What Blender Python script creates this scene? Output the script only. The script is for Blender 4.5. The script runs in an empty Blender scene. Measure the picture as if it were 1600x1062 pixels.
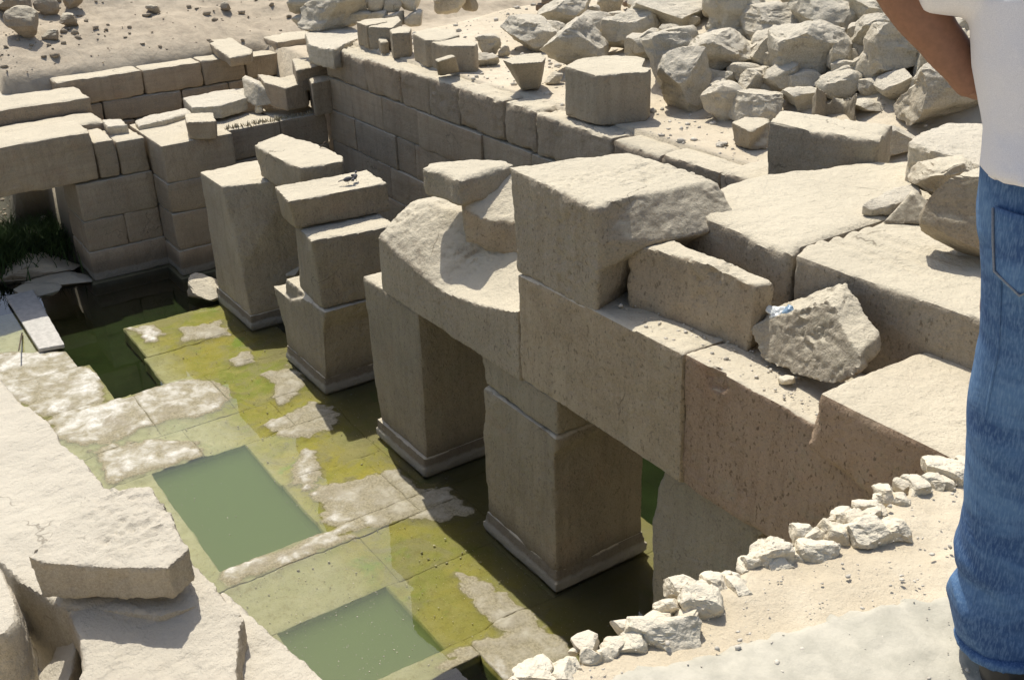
import bpy, bmesh, math, random
import numpy as np
from mathutils import Vector, Matrix

# ------------------------------------------------------------------ camera, world, sun
scn = bpy.context.scene
COL = scn.collection
YAW, PITCH, ROLL, FPX, CAMH = math.radians(147.0966), math.radians(25.6298), math.radians(-2.0845), 1699.714, 10.0
_f = np.array([math.cos(PITCH)*math.cos(YAW), math.cos(PITCH)*math.sin(YAW), -math.sin(PITCH)])
_r = np.cross(_f, [0, 0, 1]); _r /= np.linalg.norm(_r); _u = np.cross(_r, _f)
_c, _s = math.cos(ROLL), math.sin(ROLL)
M = np.array([_c*_r+_s*_u, -_s*_r+_c*_u, _f])
CAM = np.array([0, 0, CAMH])
cd = bpy.data.cameras.new('camera'); cam = bpy.data.objects.new('camera', cd); COL.objects.link(cam)
cd.sensor_width = 36; cd.lens = FPX/1600*36; cd.clip_start = .05; cd.clip_end = 2000
cam.matrix_world = Matrix(((M[0][0], M[1][0], -M[2][0], 0), (M[0][1], M[1][1], -M[2][1], 0), (M[0][2], M[1][2], -M[2][2], CAMH), (0, 0, 0, 1)))
scn.camera = cam
SUN = np.array([-.525, .135, 1.0]); SUN /= np.linalg.norm(SUN)
w = bpy.data.worlds.new('World'); scn.world = w; w.use_nodes = True
nt = w.node_tree; bg = nt.nodes['Background']; sky = nt.nodes.new('ShaderNodeTexSky')
sky.sky_type = 'NISHITA'; sky.sun_disc = False
sky.sun_elevation = math.asin(SUN[2]); sky.sun_rotation = math.atan2(SUN[0], SUN[1])
sky.dust_density = 2.5; sky.air_density = 1.0; sky.ozone_density = 1.0
nt.links.new(sky.outputs[0], bg.inputs[0]); bg.inputs[1].default_value = .13
sd = bpy.data.lights.new('sun', 'SUN'); sd.energy = 4.6; sd.angle = math.radians(.53); sd.color = (1, .95, .845)
so = bpy.data.objects.new('sun', sd); COL.objects.link(so)
so.rotation_euler = Vector(SUN).to_track_quat('Z', 'Y').to_euler()
so.location = (0, 0, 40)
scn.view_settings.view_transform = 'Standard'; scn.view_settings.look = 'None'
scn.view_settings.exposure = 0.14; scn.view_settings.gamma = 1
scn.view_settings.use_curve_mapping = False
scn.render.engine = 'CYCLES'

# pixel (of the 1600x1062 photo) + a known real plane -> world point
def ray(px, py): return M.T @ np.array([(px-800)/FPX, (531-py)/FPX, 1.])
def atz(px, py, z): d = ray(px, py); return CAM+d*(z-CAMH)/d[2]
def aty(px, py, y): d = ray(px, py); return CAM+d*(y/d[1])
def atx(px, py, x): d = ray(px, py); return CAM+d*(x/d[0])

# ------------------------------------------------------------------ noise (numpy value noise)
def vnoise(P, seed=0):
    Q = P+seed*17.137; I = np.floor(Q).astype(np.int64); f = Q-I; f = f*f*f*(f*(f*6-15)+10)
    def h(x, y, z):
        n = (x*374761393+y*668265263+z*2147483647+seed*1274126177) & 0xffffffff
        n = ((n ^ (n >> 13))*1274126177) & 0xffffffff
        n = ((n ^ (n >> 15))*2246822519) & 0xffffffff
        return ((n ^ (n >> 16)) & 0xffff)/32767.5-1
    x, y, z = I.T; fx, fy, fz = f.T
    r = 0
    for a in (0, 1):
        for b in (0, 1):
            for c in (0, 1):
                r = r+h(x+a, y+b, z+c)*(fx if a else 1-fx)*(fy if b else 1-fy)*(fz if c else 1-fz)
    return r
def fbm(P, scale, oct=4, seed=0, gain=.5):
    a, r, s = 1, 0, 0; P = np.asarray(P, float)*scale
    for i in range(oct):
        r = r+a*vnoise(P, seed+i*7); s += a; a *= gain; P = P*2.03
    return r/s
def sstep(a, b, x): t = np.clip((x-a)/(b-a), 0, 1); return t*t*(3-2*t)

# ------------------------------------------------------------------ materials
def N(nt, t, **k):
    n = nt.nodes.new(t)
    for a, b in k.items():
        if a in n.inputs: n.inputs[a].default_value = b
        else: setattr(n, a, b)
    return n
def base_mat(name, rough=.9):
    m = bpy.data.materials.new(name); m.use_nodes = True; nt = m.node_tree
    b = nt.nodes['Principled BSDF']; b.inputs['Roughness'].default_value = rough
    b.inputs['Specular IOR Level'].default_value = .25
    return m, nt, b
def c4(c): return (*c, 1)
def noise_node(nt, src, scale, detail=6, rough=.6, dist=0):
    n = N(nt, 'ShaderNodeTexNoise'); n.inputs['Scale'].default_value = scale; n.inputs['Detail'].default_value = detail
    n.inputs['Roughness'].default_value = rough; n.inputs['Distortion'].default_value = dist
    nt.links.new(src, n.inputs['Vector']); return n.outputs['Fac']
def ramp(nt, src, a, b):
    n = N(nt, 'ShaderNodeMapRange'); n.interpolation_type = 'SMOOTHSTEP'
    n.inputs['From Min'].default_value = a; n.inputs['From Max'].default_value = b
    nt.links.new(src, n.inputs['Value']); return n.outputs['Result']
def mix(nt, f, a, b, mode='MIX'):
    n = N(nt, 'ShaderNodeMix'); n.data_type = 'RGBA'; n.blend_type = mode
    for s, v in ((n.inputs[0], f), (n.inputs[6], a), (n.inputs[7], b)):
        if isinstance(v, (int, float)): s.default_value = v
        elif isinstance(v, tuple): s.default_value = c4(v)
        else: nt.links.new(v, s)
    return n.outputs[2]
def mth(nt, op, a, b=0.):
    n = N(nt, 'ShaderNodeMath'); n.operation = op
    for s, v in ((n.inputs[0], a), (n.inputs[1], b)):
        if isinstance(v, (int, float)): s.default_value = v
        else: nt.links.new(v, s)
    return n.outputs[0]
def bump(nt, b, h, strength, dist, prev=None):
    n = N(nt, 'ShaderNodeBump'); n.inputs['Strength'].default_value = strength; n.inputs['Distance'].default_value = dist
    nt.links.new(h, n.inputs['Height'])
    if prev: nt.links.new(prev, n.inputs['Normal'])
    nt.links.new(n.outputs[0], b.inputs['Normal']); return n.outputs[0]

def N_col(nt, src, scale):
    n = N(nt, 'ShaderNodeTexNoise'); n.inputs['Scale'].default_value = scale; n.inputs['Detail'].default_value = 4; nt.links.new(src, n.inputs['Vector']); return n.outputs['Color']
def stone_mat(name, lo, hi, dust, dustamt=.85, pits=.5, warm=(.30, .17, .09), strata=0., salt=False, bumpk=1.):
    m, nt, b = base_mat(name, .92)
    g = N(nt, 'ShaderNodeNewGeometry'); pos = g.outputs['Position']
    oi = N(nt, 'ShaderNodeObjectInfo')
    big = noise_node(nt, pos, .9, 5, .6, .3); mid = noise_node(nt, pos, 5, 6, .65)
    fine = noise_node(nt, pos, 38, 5, .7)
    c = mix(nt, ramp(nt, big, .32, .68), lo, hi)
    c = mix(nt, ramp(nt, mid, .3, .75), c, mix(nt, .55, c, hi))
    # rusty blotches
    wn = noise_node(nt, pos, 1.7, 5, .6, .6)
    c = mix(nt, mth(nt, 'MULTIPLY', ramp(nt, wn, .53, .72), .35), c, warm)
    # per-object tone
    v = mth(nt, 'ADD', mth(nt, 'MULTIPLY', mth(nt, 'FRACT', mth(nt, 'MULTIPLY', oi.outputs['Random'], 7.3)), .34), .84)
    hv = N(nt, 'ShaderNodeHueSaturation'); nt.links.new(v, hv.inputs['Value']); nt.links.new(c, hv.inputs['Color']); c = hv.outputs[0]
    c = mix(nt, mth(nt, 'MULTIPLY', oi.outputs['Random'], .38), c, tuple((x*.9+.10*.9) for x in (lo[1], lo[1], lo[1]*.85)))
    # dark vertical flecks of weathered granite
    mp = N(nt, 'ShaderNodeMapping'); mp.inputs['Scale'].default_value = (27, 27, 17); nt.links.new(pos, mp.inputs[0])
    fl = noise_node(nt, mp.outputs[0], 1, 2, .5)
    flk = ramp(nt, fl, .56, .66)
    mpb = N(nt, 'ShaderNodeMapping'); mpb.inputs['Scale'].default_value = (11, 11, 7); nt.links.new(pos, mpb.inputs[0])
    flk = mth(nt, 'MULTIPLY', flk, ramp(nt, noise_node(nt, mpb.outputs[0], 1, 3, .6), .36, .60))
    c = mix(nt, mth(nt, 'MULTIPLY', flk, pits), c, tuple(x*.38 for x in lo))
    gr_ = noise_node(nt, pos, 75, 3, .6)
    c = mix(nt, mth(nt, 'MULTIPLY', ramp(nt, gr_, .52, .66), .38), c, tuple(x*.55 for x in lo))
    gn = noise_node(nt, pos, 2.6, 5, .65, .8)
    c = mix(nt, mth(nt, 'MULTIPLY', ramp(nt, gn, .5, .72), .35), c, (.25, .245, .18))
    # streaks running down
    mp2 = N(nt, 'ShaderNodeMapping'); mp2.inputs['Scale'].default_value = (7, 7, .5); nt.links.new(pos, mp2.inputs[0])
    st = noise_node(nt, mp2.outputs[0], 1, 5, .6)
    c = mix(nt, mth(nt, 'MULTIPLY', ramp(nt, st, .45, .72), .3), c, tuple(x*.6 for x in lo))
    if strata:
        mp3 = N(nt, 'ShaderNodeMapping'); mp3.inputs['Scale'].default_value = (.6, .6, 9); nt.links.new(pos, mp3.inputs[0])
        sr = noise_node(nt, mp3.outputs[0], 1, 5, .6, .4)
        c = mix(nt, mth(nt, 'MULTIPLY', ramp(nt, sr, .42, .72), strata), c, tuple(x*.55 for x in lo))
    # speckle
    c = mix(nt, mth(nt, 'MULTIPLY', ramp(nt, fine, .35, .7), .35), c, tuple(min(1, x*1.35) for x in hi))
    sx = N(nt, 'ShaderNodeSeparateXYZ'); nt.links.new(g.outputs['Normal'], sx.inputs[0])
    if salt:   # mineral tide line left by the water round the foot
        sz = N(nt, 'ShaderNodeSeparateXYZ'); nt.links.new(pos, sz.inputs[0])
        zz = mth(nt, 'ADD', sz.outputs[2], mth(nt, 'MULTIPLY', mid, -.12))
        damp = mth(nt, 'SUBTRACT', 1., ramp(nt, zz, .22, .62))
        c = mix(nt, mth(nt, 'MULTIPLY', damp, .55), c, (.10, .085, .065))
        tide = mth(nt, 'SUBTRACT', 1., ramp(nt, zz, .10, .16))
        c = mix(nt, mth(nt, 'MULTIPLY', tide, .75), c, (.29, .28, .24))
    wp = N(nt, 'ShaderNodeVectorMath'); wp.operation = 'MULTIPLY_ADD'; nt.links.new(N_col(nt, pos, 2.2), wp.inputs[0]); wp.inputs[1].default_value = (.5, .5, .5); nt.links.new(pos, wp.inputs[2])
    vo = N(nt, 'ShaderNodeTexVoronoi'); vo.feature = 'DISTANCE_TO_EDGE'; vo.inputs['Scale'].default_value = .75; nt.links.new(wp.outputs[0], vo.inputs['Vector'])
    ck = mth(nt, 'SUBTRACT', 1., ramp(nt, vo.outputs['Distance'], .001, .011))
    ck = mth(nt, 'MULTIPLY', ck, ramp(nt, noise_node(nt, pos, .7, 3, .6), .56, .66))
    # dust and sand lying on what faces up
    dn = mth(nt, 'ADD', sx.outputs[2], mth(nt, 'MULTIPLY', mth(nt, 'SUBTRACT', mid, .5), .35))
    df = mth(nt, 'MULTIPLY', ramp(nt, dn, .42, .82), dustamt)
    dm = mix(nt, ramp(nt, big, .35, .7), dust, tuple(x*.9 for x in dust))
    dm = mix(nt, mth(nt, 'MULTIPLY', ramp(nt, fine, .35, .72), .28), dm, tuple(x*.72 for x in dust))
    c = mix(nt, df, c, dm)
    c = mix(nt, mth(nt, 'MULTIPLY', ck, .6), c, tuple(x*.35 for x in lo))
    nt.links.new(c, b.inputs['Base Color'])
    md2 = noise_node(nt, pos, 15, 5, .65)
    p = bump(nt, b, mid, .8*bumpk, .07)
    p = bump(nt, b, md2, .8*bumpk, .028, p)
    p = bump(nt, b, fine, .75*bumpk, .012, p)
    p = bump(nt, b, flk, -.5*pits, .012, p)
    bump(nt, b, ck, -.8, .02, p)
    return m

DUST = (.60, .54, .415)
M_GRAN = stone_mat('weathered_granite', (.27, .215, .145), (.40, .33, .235), DUST, .9, .75, (.34, .225, .14), salt=True)
M_PIL = stone_mat('pillar_granite', (.20, .163, .112), (.31, .258, .182), DUST, .9, .5, (.30, .195, .12), salt=True)
M_GRAN2 = stone_mat('greyed_granite', (.245, .20, .142), (.36, .305, .22), DUST, .9, .4, (.30, .20, .12))
M_RED = stone_mat('reddish_granite', (.25, .168, .108), (.36, .262, .18), DUST, .9, .95, (.36, .19, .11), salt=True)
M_SAND = stone_mat('wall_sandstone', (.25, .195, .135), (.38, .305, .215), DUST, .85, .12, (.27, .155, .09), strata=.25, salt=True)
M_LIME = stone_mat('pale_limestone', (.43, .365, .265), (.57, .51, .395), (.63, .575, .465), .8, .05, (.45, .34, .20), strata=.35, bumpk=1.3)
M_NEAR = stone_mat('pale_near_stone', (.38, .325, .245), (.50, .44, .345), (.555, .51, .42), .8, .25, (.40, .29, .18), bumpk=.9)
M_WHITE = stone_mat('white_limestone', (.50, .42, .29), (.64, .57, .44), (.66, .60, .48), .7, .10, (.50, .34, .18), strata=0, bumpk=.6)
M_MUD = stone_mat('mud_brick', (.22, .15, .095), (.30, .21, .14), (.5, .43, .33), .5, .1)

def ground_mat():
    m, nt, b = base_mat('dusty_sand', .95)
    g = N(nt, 'ShaderNodeNewGeometry'); pos = g.outputs['Position']
    big = noise_node(nt, pos, .35, 5, .6, .3); mid = noise_node(nt, pos, 3, 7, .65); fine = noise_node(nt, pos, 30, 5, .7)
    c = mix(nt, ramp(nt, big, .35, .7), (.52, .45, .335), (.60, .53, .41))
    c = mix(nt, mth(nt, 'MULTIPLY', ramp(nt, mid, .4, .75), .5), c, (.42, .355, .265))
    c = mix(nt, mth(nt, 'MULTIPLY', ramp(nt, fine, .5, .75), .35), c, (.34, .29, .22))
    # earthier dirt out on the western slope, darkened further for the shade there
    s = N(nt, 'ShaderNodeSeparateXYZ'); nt.links.new(pos, s.inputs[0])
    f = mth(nt, 'MULTIPLY', mth(nt, 'SUBTRACT', 1., ramp(nt, s.outputs[0], -33, -28)), .75)
    c = mix(nt, f, c, mix(nt, ramp(nt, mid, .35, .7), (.40, .335, .25), (.29, .24, .18)))
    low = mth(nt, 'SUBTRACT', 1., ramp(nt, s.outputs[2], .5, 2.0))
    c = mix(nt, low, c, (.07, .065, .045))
    nt.links.new(c, b.inputs['Base Color'])
    p = bump(nt, b, mid, .6, .12); bump(nt, b, fine, .6, .02, p)
    return m
M_GROUND = ground_mat()

def terrace_mat():
    m, nt, b = base_mat('terrace_sand', .95)
    pos = N(nt, 'ShaderNodeNewGeometry').outputs['Position']
    a = noise_node(nt, pos, 4, 6, .6); f = noise_node(nt, pos, 60, 5, .7); g2 = noise_node(nt, pos, 230, 3, .6)
    c = mix(nt, ramp(nt, a, .35, .7), (.50, .43, .315), (.585, .515, .39))
    c = mix(nt, mth(nt, 'MULTIPLY', ramp(nt, f, .45, .75), .4), c, (.46, .385, .28))
    c = mix(nt, mth(nt, 'MULTIPLY', ramp(nt, g2, .55, .75), .4), c, (.40, .33, .24))
    nt.links.new(c, b.inputs['Base Color'])
    p = bump(nt, b, a, .5, .03); p = bump(nt, b, f, .8, .008, p); bump(nt, b, g2, .5, .002, p)
    return m
M_TERR = terrace_mat()
def simple_mat(name, col, rough=.8, k=.25, scale=20, bmp=.3, bd=.01, spec=.25, col2=None):
    m, nt, b = base_mat(name, rough); b.inputs['Specular IOR Level'].default_value = spec
    pos = N(nt, 'ShaderNodeNewGeometry').outputs['Position']
    a = noise_node(nt, pos, scale, 6, .65)
    nt.links.new(mix(nt, ramp(nt, a, .3, .7), col, col2 or tuple(x*(1-k) for x in col)), b.inputs['Base Color'])
    bump(nt, b, a, bmp, bd); return m
M_CEM = simple_mat('grey_cement', (.48, .45, .37), .9, .2, 14, .9, .008, col2=(.375, .355, .29))
M_PEB = simple_mat('pebble', (.62, .57, .48), .9, .45, 6)
M_PLANK = simple_mat('plank_wood', (.50, .48, .44), .7, .25, 9)
M_BIRD = simple_mat('feather_grey', (.10, .10, .11), .7, .4, 60)
M_WOOD = simple_mat('dry_wood', (.16, .12, .09), .8, .3, 40)
M_PLAST = simple_mat('crumpled_plastic', (.72, .74, .72), .25, .25, 60, .6, .01, .6)
M_PLASTB = simple_mat('blue_plastic', (.22, .33, .45), .3, .25, 60, .4, .01, .6)
M_GRASS = simple_mat('grass_blade', (.055, .10, .03), .7, .5, 3, 0, .01)
M_STRAW = simple_mat('dry_straw', (.45, .40, .28), .8, .3, 3, 0, .01)
M_SKIN = simple_mat('tanned_skin', (.235, .115, .070), .55, .18, 90, .25, .0015, .4)
M_HAIR = simple_mat('dark_hair', (.03, .02, .015), .6, .4, 200, .6, .004)
M_SHOE = simple_mat('black_leather', (.018, .017, .017), .45, .3, 60, .3, .002, .5)
M_GREEN = simple_mat('green_paint', (.05, .22, .06), .5, .2, 8)
def shirt_mat():
    m, nt, b = base_mat('white_cotton', .85)
    pos = N(nt, 'ShaderNodeNewGeometry').outputs['Position']
    a = noise_node(nt, pos, 9, 4, .5, .6); f = noise_node(nt, pos, 700, 2, .5)
    nt.links.new(mix(nt, ramp(nt, f, .3, .7), (.70, .70, .73), (.60, .60, .64)), b.inputs['Base Color'])
    p = bump(nt, b, a, .35, .02); bump(nt, b, f, .3, .0006, p); return m
M_SHIRT = shirt_mat()
def denim_mat():
    m, nt, b = base_mat('blue_denim', .85)
    pos = N(nt, 'ShaderNodeNewGeometry').outputs['Position']
    mp = N(nt, 'ShaderNodeMapping'); mp.inputs['Scale'].default_value = (300, 300, 60); nt.links.new(pos, mp.inputs[0])
    wv = noise_node(nt, mp.outputs[0], 1, 3, .6)
    mp2 = N(nt, 'ShaderNodeMapping'); mp2.inputs['Scale'].default_value = (5, 5, 14); nt.links.new(pos, mp2.inputs[0])
    fade = noise_node(nt, mp2.outputs[0], 1, 5, .6, .5)
    c = mix(nt, ramp(nt, fade, .35, .75), (.028, .07, .175), (.09, .18, .33))
    c = mix(nt, mth(nt, 'MULTIPLY', ramp(nt, wv, .4, .7), .4), c, (.20, .31, .46))
    nt.links.new(c, b.inputs['Base Color'])
    p = bump(nt, b, fade, .4, .012); bump(nt, b, wv, .3, .0006, p); return m
M_DENIM = denim_mat()

def floor_mat():
    m, nt, b = base_mat('algae_stone_floor', .85)
    g = N(nt, 'ShaderNodeNewGeometry'); pos = g.outputs['Position']
    s = N(nt, 'ShaderNodeSeparateXYZ'); nt.links.new(pos, s.inputs[0])
    big = noise_node(nt, pos, .55, 4, .6, .5); mid = noise_node(nt, pos, 3.2, 7, .68, .4); fine = noise_node(nt, pos, 26, 5, .7)
    alg = mix(nt, ramp(nt, big, .40, .66), (.37, .32, .085), (.26, .28, .075))
    alg = mix(nt, ramp(nt, mid, .42, .72), alg, (.38, .34, .14))
    fg = noise_node(nt, pos, 1.4, 5, .6, .8)
    alg = mix(nt, mth(nt, 'MULTIPLY', ramp(nt, fg, .58, .72), .8), alg, (.19, .29, .05))
    # paler grey colour at low y, darker olive-grey towards the east
    ey = ramp(nt, mth(nt, 'ADD', s.outputs[0], mth(nt, 'MULTIPLY', mth(nt, 'SUBTRACT', mid, .5), 3.5)), -15.2, -12.2)
    wy = mth(nt, 'SUBTRACT', 1., ramp(nt, mth(nt, 'ADD', s.outputs[1], mth(nt, 'MULTIPLY', mth(nt, 'SUBTRACT', big, .5), 1.5)), 4.6, 5.5))
    silt = mix(nt, ramp(nt, mid, .35, .7), (.40, .385, .27), (.50, .475, .375))
    bare = ramp(nt, noise_node(nt, pos, 1.1, 6, .68, .8), .48, .60)
    alg = mix(nt, mth(nt, 'MULTIPLY', bare, .7), alg, (.31, .28, .185))
    alg = mix(nt, mth(nt, 'MULTIPLY', wy, .80), alg, silt)
    alg = mix(nt, mth(nt, 'MULTIPLY', ey, .30), alg, (.20, .19, .11))
    alg = mix(nt, mth(nt, 'MULTIPLY', ramp(nt, fine, .56, .72), .6), alg, (.10, .09, .03))
    sp_ = noise_node(nt, pos, 60, 3, .6)
    alg = mix(nt, mth(nt, 'MULTIPLY', ramp(nt, sp_, .62, .7), .6), alg, (.5, .47, .33))
    alg = mix(nt, mth(nt, 'MULTIPLY', ramp(nt, noise_node(nt, pos, 8, 6, .7, .5), .5, .7), .45), alg, (.20, .165, .06))
    # under the colonnade: colour turns to a darker brown
    und = ramp(nt, mth(nt, 'ADD', s.outputs[1], mth(nt, 'MULTIPLY', mth(nt, 'SUBTRACT', mid, .5), 1.0)), 6.5, 7.3)
    alg = mix(nt, mth(nt, 'MULTIPLY', und, .6), alg, (.22, .19, .125))
    zz = mth(nt, 'ADD', s.outputs[2], mth(nt, 'MULTIPLY', mth(nt, 'SUBTRACT', mid, .5), .05))
    wht = noise_node(nt, pos, 1.3, 6, .62, .3)
    wht = mth(nt, 'ADD', wht, mth(nt, 'MULTIPLY', mth(nt, 'SUBTRACT', 1., ramp(nt, s.outputs[1], 3.8, 5.2)), .07))
    dry = mix(nt, ramp(nt, wht, .42, .55), (.29, .26, .20), mix(nt, ramp(nt, mid, .35, .6), (.49, .47, .41), (.66, .64, .585)))
    dry = mix(nt, mth(nt, 'MULTIPLY', ramp(nt, fine, .45, .7), .5), dry, (.24, .21, .16))
    gry = mix(nt, ramp(nt, mid, .35, .65), (.25, .225, .17), (.40, .37, .29))
    dry = mix(nt, ramp(nt, s.outputs[1], 5.5, 6.2), dry, gry)
    rim = mix(nt, ramp(nt, fine, .35, .65), (.20, .175, .11), (.33, .295, .20))
    c = mix(nt, ramp(nt, zz, -.022, .004), alg, rim)
    c = mix(nt, ramp(nt, zz, .006, .036), c, dry)
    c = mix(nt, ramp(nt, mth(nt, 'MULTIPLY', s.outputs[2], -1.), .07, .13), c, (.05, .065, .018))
    nt.links.new(c, b.inputs['Base Color'])
    p = bump(nt, b, mid, .5, .04); bump(nt, b, fine, .9, .014, p)
    return m
M_FLOOR = floor_mat()
M_SILT = simple_mat('green_silt', (.19, .21, .115), .9, .22, 1.1, .2, .02, .1)
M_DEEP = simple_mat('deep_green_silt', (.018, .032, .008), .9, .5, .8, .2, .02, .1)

def water_mat():
    m = bpy.data.materials.new('pool_water'); m.use_nodes = True; nt = m.node_tree; nt.nodes.clear()
    o = N(nt, 'ShaderNodeOutputMaterial'); mx = N(nt, 'ShaderNodeMixShader')
    t = N(nt, 'ShaderNodeBsdfTransparent'); t.inputs[0].default_value = (.88, .90, .78, 1)
    gl = N(nt, 'ShaderNodeBsdfGlossy'); gl.inputs['Roughness'].default_value = .015
    fr = N(nt, 'ShaderNodeFresnel'); fr.inputs['IOR'].default_value = 1.75
    pos = N(nt, 'ShaderNodeNewGeometry').outputs['Position']
    n = noise_node(nt, pos, 2.2, 3, .5)
    bp = N(nt, 'ShaderNodeBump'); bp.inputs['Strength'].default_value = .03; bp.inputs['Distance'].default_value = .02
    nt.links.new(n, bp.inputs['Height']); nt.links.new(bp.outputs[0], gl.inputs['Normal'])
    nt.links.new(fr.outputs[0], mx.inputs[0]); nt.links.new(t.outputs[0], mx.inputs[1]); nt.links.new(gl.outputs[0], mx.inputs[2])
    nt.links.new(mx.outputs[0], o.inputs[0]); return m
M_WATER = water_mat()

# ------------------------------------------------------------------ object helpers
def mk(name, V, F, mat, parent=None, smooth=True):
    me = bpy.data.meshes.new(name)
    V = np.asarray(V, np.float32)
    if isinstance(F, np.ndarray) and F.ndim == 2:
        k = F.shape[1]; me.vertices.add(len(V)); me.vertices.foreach_set('co', V.ravel())
        me.loops.add(F.size); me.loops.foreach_set('vertex_index', F.ravel().astype(np.int32))
        me.polygons.add(len(F)); me.polygons.foreach_set('loop_start', np.arange(0, F.size, k, dtype=np.int32))
        me.update(calc_edges=True); me.validate()
    else:
        me.from_pydata([tuple(map(float, v)) for v in V], [], [list(map(int, f)) for f in F]); me.update()
    if smooth: me.polygons.foreach_set('use_smooth', np.ones(len(me.polygons), bool))
    me.materials.append(mat)
    o = bpy.data.objects.new(name, me); COL.objects.link(o)
    if parent: o.parent = parent
    return o
def tag(o, label=None, cat=None, group=None, kind=None):
    if label: o['label'] = label
    if cat: o['category'] = cat
    if group: o['group'] = group
    if kind: o['kind'] = kind
    return o
def empty(name, loc=(0, 0, 0)):
    o = bpy.data.objects.new(name, None); COL.objects.link(o); o.location = loc; return o
def adopt(root, o):
    o.parent = root; o.matrix_parent_inverse = Matrix.Translation(-Vector(root.location)); return o
def co(me): a = np.empty(len(me.vertices)*3, np.float32); me.vertices.foreach_get('co', a); return a.reshape(-1, 3).astype(float)
def normals(me): a = np.empty(len(me.vertices)*3, np.float32); me.vertex_normals.foreach_get('vector', a); return a.reshape(-1, 3).astype(float)
def setco(me, V): me.vertices.foreach_set('co', np.asarray(V, np.float32).ravel()); me.update()

SEED = [1]
def weather(o, amp=.02, chip=.6, rough=.35, scale=1.0, seed=None, it=7):
    """erosion: edges knocked off in patches, then broad and fine relief along the normals"""
    me = o.data; V = co(me); SEED[0] += 1; sd = seed if seed is not None else SEED[0]
    e = np.empty(len(me.edges)*2, np.int32); me.edges.foreach_get('vertices', e); e = e.reshape(-1, 2); n = len(V)
    deg = np.bincount(e.ravel(), minlength=n).astype(float)[:, None]; deg[deg == 0] = 1
    if chip:
        S = V.copy()
        for _ in range(it if it < 5 else 4):
            A = np.zeros_like(S)
            for k in range(3):
                A[:, k] = np.bincount(e[:, 0], S[e[:, 1], k], n)+np.bincount(e[:, 1], S[e[:, 0], k], n)
            S = S*.3+.7*A/deg
        mk_ = sstep(.0, .35, fbm(V, 2.3/scale, 3, sd+50)+.35*fbm(V, 8, 2, sd+51))*chip*1.25+.10*chip+.55*chip*np.clip(fbm(V, 13, 3, sd+53), 0, 1)
        V = V+(S-V)*mk_[:, None]*1.8
        setco(me, V)
    if amp:
        Nn = normals(me)
        d = amp*fbm(V, .9/scale, 2, sd)+amp*.6*fbm(V, 3.2/scale, 3, sd+3)+.006*fbm(V, 11, 3, sd+4)
        rr = 1-2.2*np.abs(fbm(V, 6/scale, 4, sd+9, .6))
        d = d+amp*rough*1.2*(rr-.5)*(.3+sstep(-.1, .4, fbm(V, 1.3, 2, sd+77)))
        setco(me, V+Nn*d[:, None])
    return o

def hexa(name, c8, mat, parent=None, step=.12, r=.03, amp=.012, chip=.4, rough=.35):
    """box-like stone through 8 corners (4 bottom, 4 top), rounded arrises"""
    c = np.array(c8, float)
    L = [max(np.linalg.norm(c[1]-c[0]), np.linalg.norm(c[5]-c[4])), max(np.linalg.norm(c[3]-c[0]), np.linalg.norm(c[7]-c[4])), np.mean([np.linalg.norm(c[i+4]-c[i]) for i in range(4)])]
    ax = []
    for l in L:
        rr = min(r, l*.3); n = max(2, int(round((l-2*rr)/step)))
        ax.append(np.concatenate([[0], np.linspace(rr, l-rr, n+1), [l]])/l)
    V, F = [], []
    idx = {}
    nn = [len(a)-1 for a in ax]
    def vid(i, j, k):
        q = (i, j, k)
        if q not in idx: idx[q] = len(V); V.append((ax[0][i], ax[1][j], ax[2][k]))
        return idx[q]
    for i in range(nn[0]):
        for j in range(nn[1]):
            F.append([vid(i, j, 0), vid(i, j+1, 0), vid(i+1, j+1, 0), vid(i+1, j, 0)])
            F.append([vid(i, j, nn[2]), vid(i+1, j, nn[2]), vid(i+1, j+1, nn[2]), vid(i, j+1, nn[2])])
    for i in range(nn[0]):
        for k in range(nn[2]):
            F.append([vid(i, 0, k), vid(i+1, 0, k), vid(i+1, 0, k+1), vid(i, 0, k+1)])
            F.append([vid(i, nn[1], k), vid(i, nn[1], k+1), vid(i+1, nn[1], k+1), vid(i+1, nn[1], k)])
    for j in range(nn[1]):
        for k in range(nn[2]):
            F.append([vid(0, j, k), vid(0, j, k+1), vid(0, j+1, k+1), vid(0, j+1, k)])
            F.append([vid(nn[0], j, k), vid(nn[0], j+1, k), vid(nn[0], j+1, k+1), vid(nn[0], j, k+1)])
    U = np.array(V); La = np.array(L); S = U*La; rr = np.minimum(r, La*.3)
    C = np.clip(S, rr, La-rr); D = S-C; Dn = np.linalg.norm(D/rr, axis=1, keepdims=True); Dn[Dn < 1] = 1
    U = (C+D/Dn)/La; u, v, w_ = U[:, :1], U[:, 1:2], U[:, 2:]
    b = (c[0]*(1-u)+c[1]*u)*(1-v)+(c[3]*(1-u)+c[2]*u)*v
    t = (c[4]*(1-u)+c[5]*u)*(1-v)+(c[7]*(1-u)+c[6]*u)*v
    P = b*(1-w_)+t*w_
    o = mk(name, P, np.array(F), mat)
    weather(o, amp, chip, rough, it=3); o.data.set_sharp_from_angle(angle=math.radians(38))
    if parent: adopt(parent, o)
    return o
def box8(x0, x1, y0, y1, z0, z1):
    return [(x0, y0, z0), (x1, y0, z0), (x1, y1, z0), (x0, y1, z0), (x0, y0, z1), (x1, y0, z1), (x1, y1, z1), (x0, y1, z1)]

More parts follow.
